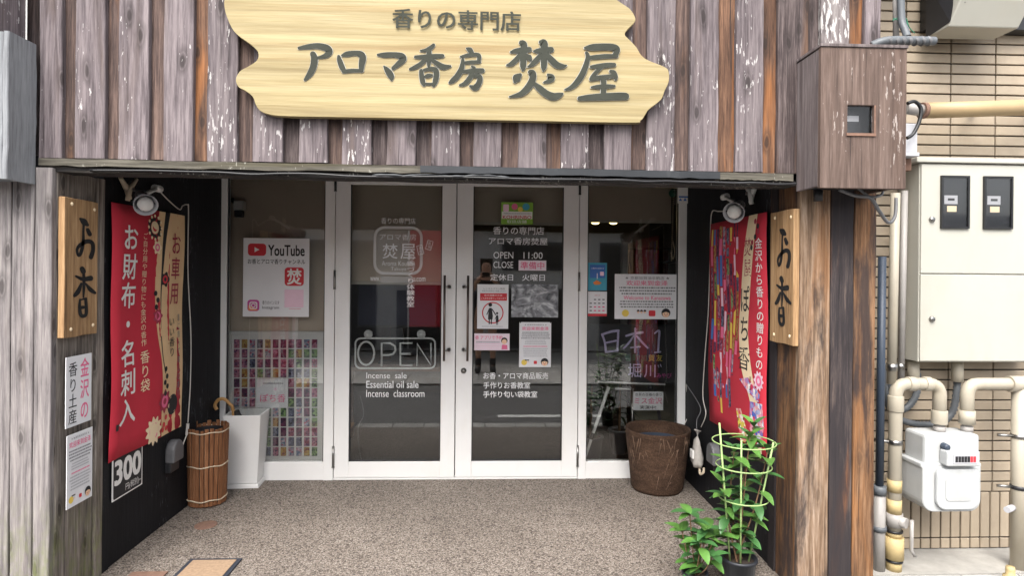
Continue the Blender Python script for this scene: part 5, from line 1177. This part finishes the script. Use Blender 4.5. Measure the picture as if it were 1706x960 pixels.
MB().add(V, [(0,1,2,3),(3,2,4,5),(0,6,7,1),(5,4,8,9),(0,3,5,9,6),(1,7,8,4,2),(6,9,8,7)]).build('hood', 'ivory', vh, .006)
for px in (1605, 1650, 1697): MB().lathe([(0,-.006),(.008,-.004),(.009,.004)], Vector((U(px,3,2.92).x, 2.913, U(px,3,2.92).z)), 10, 'y').build('bolt', 'steel', vh)
# vertical pipes between pillar and cabinet
vp = thing('drain_pipe', 'ivory vertical pipe beside the right pillar', 'pipe', U(1488,640,3.0)); tub([U(1492,322,3.0), U(1485,640,3.0)], .022, 'ivory_pipe', 'pipe', vp); MB().tube([U(1486,606,3.0), U(1486,618,3.0)], .027, 14).build('clip_band', 'steel', vp)
v2 = thing('drain_pipe', 'thin grey vertical pipe between the ivory pipe and the cabinet', 'pipe', U(1500,630,3.08)); tub([U(1507,318,3.08), U(1501,640,3.08)], .016, 'grey_pipe', 'pipe', v2); MB().tube([U(1500,606,3.08), U(1500,616,3.08)], .02, 12).build('clip_band', 'steel', v2)
v3 = thing('blue_pipe', 'dark blue capped pipe standing at the right edge of the pillar', 'pipe', UZ(1463,945,0)); b = U(1464, 945, 2.98); b.z = .0
tub([Vector((b.x,2.98,.0)), Vector((b.x,2.98,.40))], .028, 'grey_pipe', 'lower_pipe', v3); MB().tube([Vector((b.x,2.98,.385)), Vector((b.x,2.98,.43))], .032, 14).build('coupling', 'conduit', v3); MB().tube([Vector((b.x,2.98,.2)), Vector((b.x,2.98,.225))], .034, 14).build('clip_band', 'conduit', v3); tub([Vector((b.x,2.98,.431)), Vector((b.x+.004,2.98,1.6))], .019, 'blue_pipe', 'upper_pipe', v3)
# gas pipes and meter
YM = 2.98
gp = thing('gas_pipe', 'ivory gas pipe with taped joints rising to the left port of the gas meter', 'pipe', U(1489,945,YM))
def bendpath(P, r=.05):
    out = [P[0]]
    for i in range(1, len(P)-1):
        a = (P[i-1]-P[i]).normalized(); b = (P[i+1]-P[i]).normalized()
        for t in (0,.2,.4,.6,.8,1): out.append(P[i]+a*r*(1-t)**2+b*r*t*t)
    return out+[P[-1]]
g0 = U(1489,940,YM); g0.z = .0; gx_ = g0.x
lp = U(1565,700,YM); top = U(1530,640,YM).z; gl_ = [Vector((gx_,YM,0)), Vector((gx_+.003,YM,top)), Vector((lp.x,YM,top)), Vector((lp.x,YM,lp.z))]
MB().tube(bendpath(gl_, .06), .031, 18).build('pipe', 'ivory_pipe', gp)
for p, q in ((gl_[1]+Vector((0,0,-.14)), gl_[1]+Vector((0,0,-.06))), (gl_[1]+Vector((.06,0,0)), gl_[1]+Vector((.10,0,0))), (gl_[2]+Vector((-.085,0,0)), gl_[2]+Vector((-.05,0,0))), (gl_[3]+Vector((0,0,-.02)), gl_[3]+Vector((0,0,.05)))): MB().tube([p, q], .0365, 18).build('joint', 'ivory_pipe', gp, .003)
rp = U(1611,700,YM); rt = U(1650,640,YM).z; XE = U(1698,780,YM).x
g2 = thing('gas_pipe', 'ivory gas pipe from the right port of the gas meter down to the ground', 'pipe', (XE, YM, 0))
MB().tube(bendpath([Vector((rp.x,YM,rp.z)), Vector((rp.x,YM,rt)), Vector((XE+.2,YM,rt))], .06), .031, 18).build('pipe', 'ivory_pipe', g2); MB().tube([Vector((XE,YM,rt)), Vector((XE,YM,0))], .036, 18).build('riser', 'ivory_pipe', g2); MB().tube([Vector((XE-.06,YM,rt)), Vector((XE+.06,YM,rt))], .041, 18).build('tee', 'ivory_pipe', g2)
MB().tube([Vector((rp.x,YM,rp.z-.02)), Vector((rp.x,YM,rp.z+.05))], .0365, 18).build('joint', 'ivory_pipe', g2)
for py in (815, 730): z = U(1695,py,YM).z; MB().tube([Vector((XE,YM,z)), Vector((XE,YM,z+.02))], .039, 16).build('clip_band', 'steel' if py < 800 else 'dark_plastic', g2); MB().tube([Vector((XE-.10,YM+.02,z+.01)), Vector((XE-.03,YM,z+.01))], .008, 8).build('bracket', 'steel', g2)
z = U(1690,846,YM).z; MB().tube([Vector((XE-.09,YM-.03,z)), Vector((XE-.03,YM,z))], .016, 12).build('side_valve', 'print_lightgrey', g2)
for z0, z1, r, m in ((.29,.36,.034,'yellow_tape'),(.40,.46,.034,'yellow_tape'),(.06,.17,.045,'yellow_tape'),(.17,.2,.036,'yellow_tape'),(.0,.06,.036,'yellow_tape'),(.195,.205,.04,'black_metal'),(.045,.055,.042,'black_metal')): MB().tube([Vector((gx_,YM,z0)), Vector((gx_,YM,z1))], r, 16).build('tape_wrap' if m == 'yellow_tape' else 'band', m, gp)
MB().tube([Vector((gx_,YM,.225)), Vector((gx_,YM,.29))], .04, 16).tube([Vector((gx_,YM,.255)), Vector((gx_+.03,YM-.05,.255))], .026, 14).build('valve', 'grey_pipe', gp); MB().tube([Vector((gx_+.05,YM-.06,.275)), Vector((gx_+.055,YM-.05,.12)), Vector((gx_+.075,YM-.05,.09))], .009, 8).build('valve_lever', 'grey_pipe', gp)
z = U(1495,740,YM).z; MB().tube([Vector((gx_,YM,z)), Vector((gx_,YM,z+.022))], .034, 16).build('clip_band', 'steel', gp); MB().tube([Vector((gx_-.08,YM+.05,z+.01)), Vector((gx_-.03,YM,z+.01))], .008, 8).build('bracket', 'steel', gp)
gm = thing('gas_meter', 'white gas meter with a digit window hanging between two ivory pipes', 'gas meter', U(1584,850,YM))
a = RY(1538, 724, 1630, 776, YM-.06); MB().box(a[0], YM-.07, a[1], a[2], YM+.08, a[3]).build('upper_body', 'meter_white', gm, .014)
b = RY(1536, 776, 1633, 853, YM-.08); 
def rprism(x0, z0, x1, z1, y0, y1, rb, rt):
    P = []
    for cx, cz, q, r in ((x1-rt, z1-rt, 0, rt), (x0+rt, z1-rt, 1, rt), (x0+rb, z0+rb, 2, rb), (x1-rb, z0+rb, 3, rb)):
        for i in range(7): t_ = math.pi/2*(q+i/6); P.append((cx+r*math.cos(t_), y0, cz+r*math.sin(t_)))
    return MB().prism(P, (0,-1,0), y1-y0)
rprism(b[0], b[1], b[2], b[3]-.005, YM-.085, YM+.09, .06, .01).build('lower_body', 'meter_white', gm, .006)
MB().box(b[0]-.006, YM-.08, b[3]-.012, b[2]+.006, YM+.09, b[3]+.010).build('flange', 'meter_white', gm, .005)
f = RY(1560, 782, 1631, 850, YM-.1); rprism(f[0], f[1], f[2], f[3], YM-.105, YM-.086, .05, .03).build('face_plate', 'meter_white', gm, .006); f2 = RY(1574, 795, 1617, 835, YM-.1); rprism(f2[0], f2[1], f2[2], f2[3], YM-.108, YM-.1055, .02, .02).build('face_panel', 'meter_white', gm, .001)
d = RY(1577, 752, 1632, 778, YM-.12); db = MB().box(d[0], YM-.125, d[1], d[2], YM-.071, d[3]).build('counter_box', 'meter_white', gm, .008); e = RY(1588, 758, 1628, 773, YM-.125); MB().box(e[0], YM-.128, e[1], e[2], YM-.1255, e[3]).build('digit_window', 'print_lightgrey', db)
for k in range(7): w_ = (e[2]-e[0])/8; x = e[0]+w_*(.5+k); MB().box(x+.001, YM-.130, e[1]+.008, x+w_-.002, YM-.1285, e[3]-.008).build('digit', 'print_red' if k > 4 else 'print_black', db)
MB().lathe([(0,-.03),(.014,-.03),(.016,-.02),(.018,.0)], Vector((U(1578,746,YM-.1).x, YM-.075, U(1578,746,YM-.1).z)), 14, 'y').build('reset_cap', 'blue_pipe', gm)
for p in (lp, rp): MB().tube([Vector((p.x,YM,a[3]-.004)), Vector((p.x,YM,p.z+.01))], .022, 14).build('port', 'grey_pipe', gm); MB().tube([Vector((p.x,YM,a[3]-.002)), Vector((p.x,YM,a[3]+.025))], .03, 6).build('port_nut', 'grey_pipe', gm)
fl = thing('flexible_conduit', 'grey corrugated conduits looping behind the gas pipes', 'conduit', U(1530,705,3.12))
for P in ([U(1474,606,3.13), U(1474,650,3.13), U(1488,690,3.13), U(1520,706,3.13), U(1560,706,3.13), U(1585,690,3.13), U(1594,650,3.13), U(1595,610,3.13)], [U(1486,606,3.14), U(1484,650,3.14), U(1500,682,3.14), U(1520,670,3.14), U(1530,640,3.14), U(1524,606,3.14)]):
    C = catmull(P, 12); MB().tube(C, [.019 if i % 2 else .0155 for i in range(len(C))], 12).build('conduit', 'conduit', fl)
cpz = thing('ground_cap', 'small yellow pipe cap on the ground below the cabinet', 'cap', UZ(1683,962,0)); MB().lathe([(0,.075),(.018,.075),(.02,.06),(.02,.035),(.03,.03),(.034,0)], UZ(1683,970,0), 16).build('cap', 'yellow_tape', cpz)
# ================================================================== the photographer, seen reflected in the door
def person():
    t = thing('person', 'person in dark clothes holding up a phone, reflected in the right door', 'person', (.0, -.38, -.008))
    def skin(name, verts, edges, m, parent, sub=2, root=0):
        me = bpy.data.meshes.new(name); me.from_pydata([v[:3] for v in verts], edges, []); o = bpy.data.objects.new(name, me); col.objects.link(o)
        o.modifiers.new('skin', 'SKIN').use_smooth_shade = True
        sl = me.skin_vertices[0].data
        for i, v in enumerate(verts): sl[i].radius = (v[3], v[4] if len(v) > 4 else v[3]); 
        sl[root].use_root = True
        s = o.modifiers.new('sub', 'SUBSURF'); s.levels = s.render_levels = sub
        dg = bpy.context.evaluated_depsgraph_get(); m2 = bpy.data.meshes.new_from_object(o.evaluated_get(dg)); bpy.data.objects.remove(o); m2.polygons.foreach_set('use_smooth', [True]*len(m2.polygons))
        return link(name, m2, m, parent)
    Yp = -.38
    v = [(0,Yp,.92,.15,.12),(0,Yp,1.08,.125,.10),(0,Yp-.01,1.28,.15,.11),(0,Yp-.01,1.40,.10,.08),(0,Yp+.01,1.47,.055),(0,Yp+.03,1.53,.075,.09),(0,Yp+.035,1.60,.08,.095),(0,Yp+.02,1.66,.055,.07)]
    e = [(i, i+1) for i in range(7)]
    for sg in (-1, 1):
        n = len(v); v += [(sg*.17,Yp-.01,1.36,.06),(sg*.25,Yp+.06,1.16,.045),(sg*.14,Yp+.21,1.36,.034),(sg*.085,Yp+.24,1.43,.03)]; e += [(3,n),(n,n+1),(n+1,n+2),(n+2,n+3)]
        n = len(v); v += [(sg*.10,Yp,.80,.09),(sg*.105,Yp+.01,.48,.058),(sg*.11,Yp-.01,.28,.05),(sg*.11,Yp-.02,.08,.035),(sg*.12,Yp+.10,.03,.038)]; e += [(0,n),(n,n+1),(n+1,n+2),(n+2,n+3),(n+3,n+4)]
    b = skin('body', v, e, 'skin', t)
    c = [(0,Yp,.70,.20,.16),(0,Yp,.92,.165,.135),(0,Yp,1.08,.14,.115),(0,Yp-.01,1.28,.165,.125),(0,Yp-.01,1.38,.12,.095)]; ce = [(i, i+1) for i in range(4)]
    for sg in (-1, 1): n = len(c); c += [(sg*.18,Yp-.01,1.35,.072),(sg*.235,Yp+.04,1.21,.062)]; ce += [(4,n),(n,n+1)]
    skin('dress', c, ce, 'shirt', t)
    h = [(0,Yp-.02,1.60,.10,.105),(0,Yp-.03,1.68,.085,.09),(0,Yp-.06,1.50,.08,.07)]; skin('hair', h, [(0,1),(0,2)], 'hair', t)
    for sg in (-1, 1):
        MB().lathe([(.0,-.012),(.008,-.006),(.008,.004),(0,.008)], Vector((sg*.03,Yp+.125,1.60)), 8, 'y').build('eye', 'print_black', t)
        for k in range(4): MB().tube([Vector((sg*.085,Yp+.25,1.43+.018*k)), Vector((sg*.075,Yp+.285,1.44+.018*k)), Vector((sg*.055,Yp+.28,1.445+.018*k))], .008, 6).build('finger', 'skin', t)
        MB().tube([Vector((sg*.08,Yp+.25,1.42)), Vector((sg*.06,Yp+.25,1.445)), Vector((sg*.04,Yp+.262,1.45))], .009, 6).build('thumb', 'skin', t)
        MB().tube([Vector((sg*.11,Yp-.05,.045)), Vector((sg*.115,Yp+.04,.04)), Vector((sg*.122,Yp+.17,.03))], [.045,.05,.036], 12).build('shoe', 'black_metal', t); MB().tube([Vector((sg*.11,Yp-.02,.05)), Vector((sg*.11,Yp-.015,.2))], [.045,.05], 12).build('sock', 'print_black', t)
    ph = box('phone', 'black_metal', None, -.08, Yp+.268, 1.43, .08, Yp+.277, 1.51, .004); tag1(ph, 'black phone held up by the reflected person', 'phone')
person()
bpy.data.objects.remove(_fo); bpy.data.curves.remove(_fc)
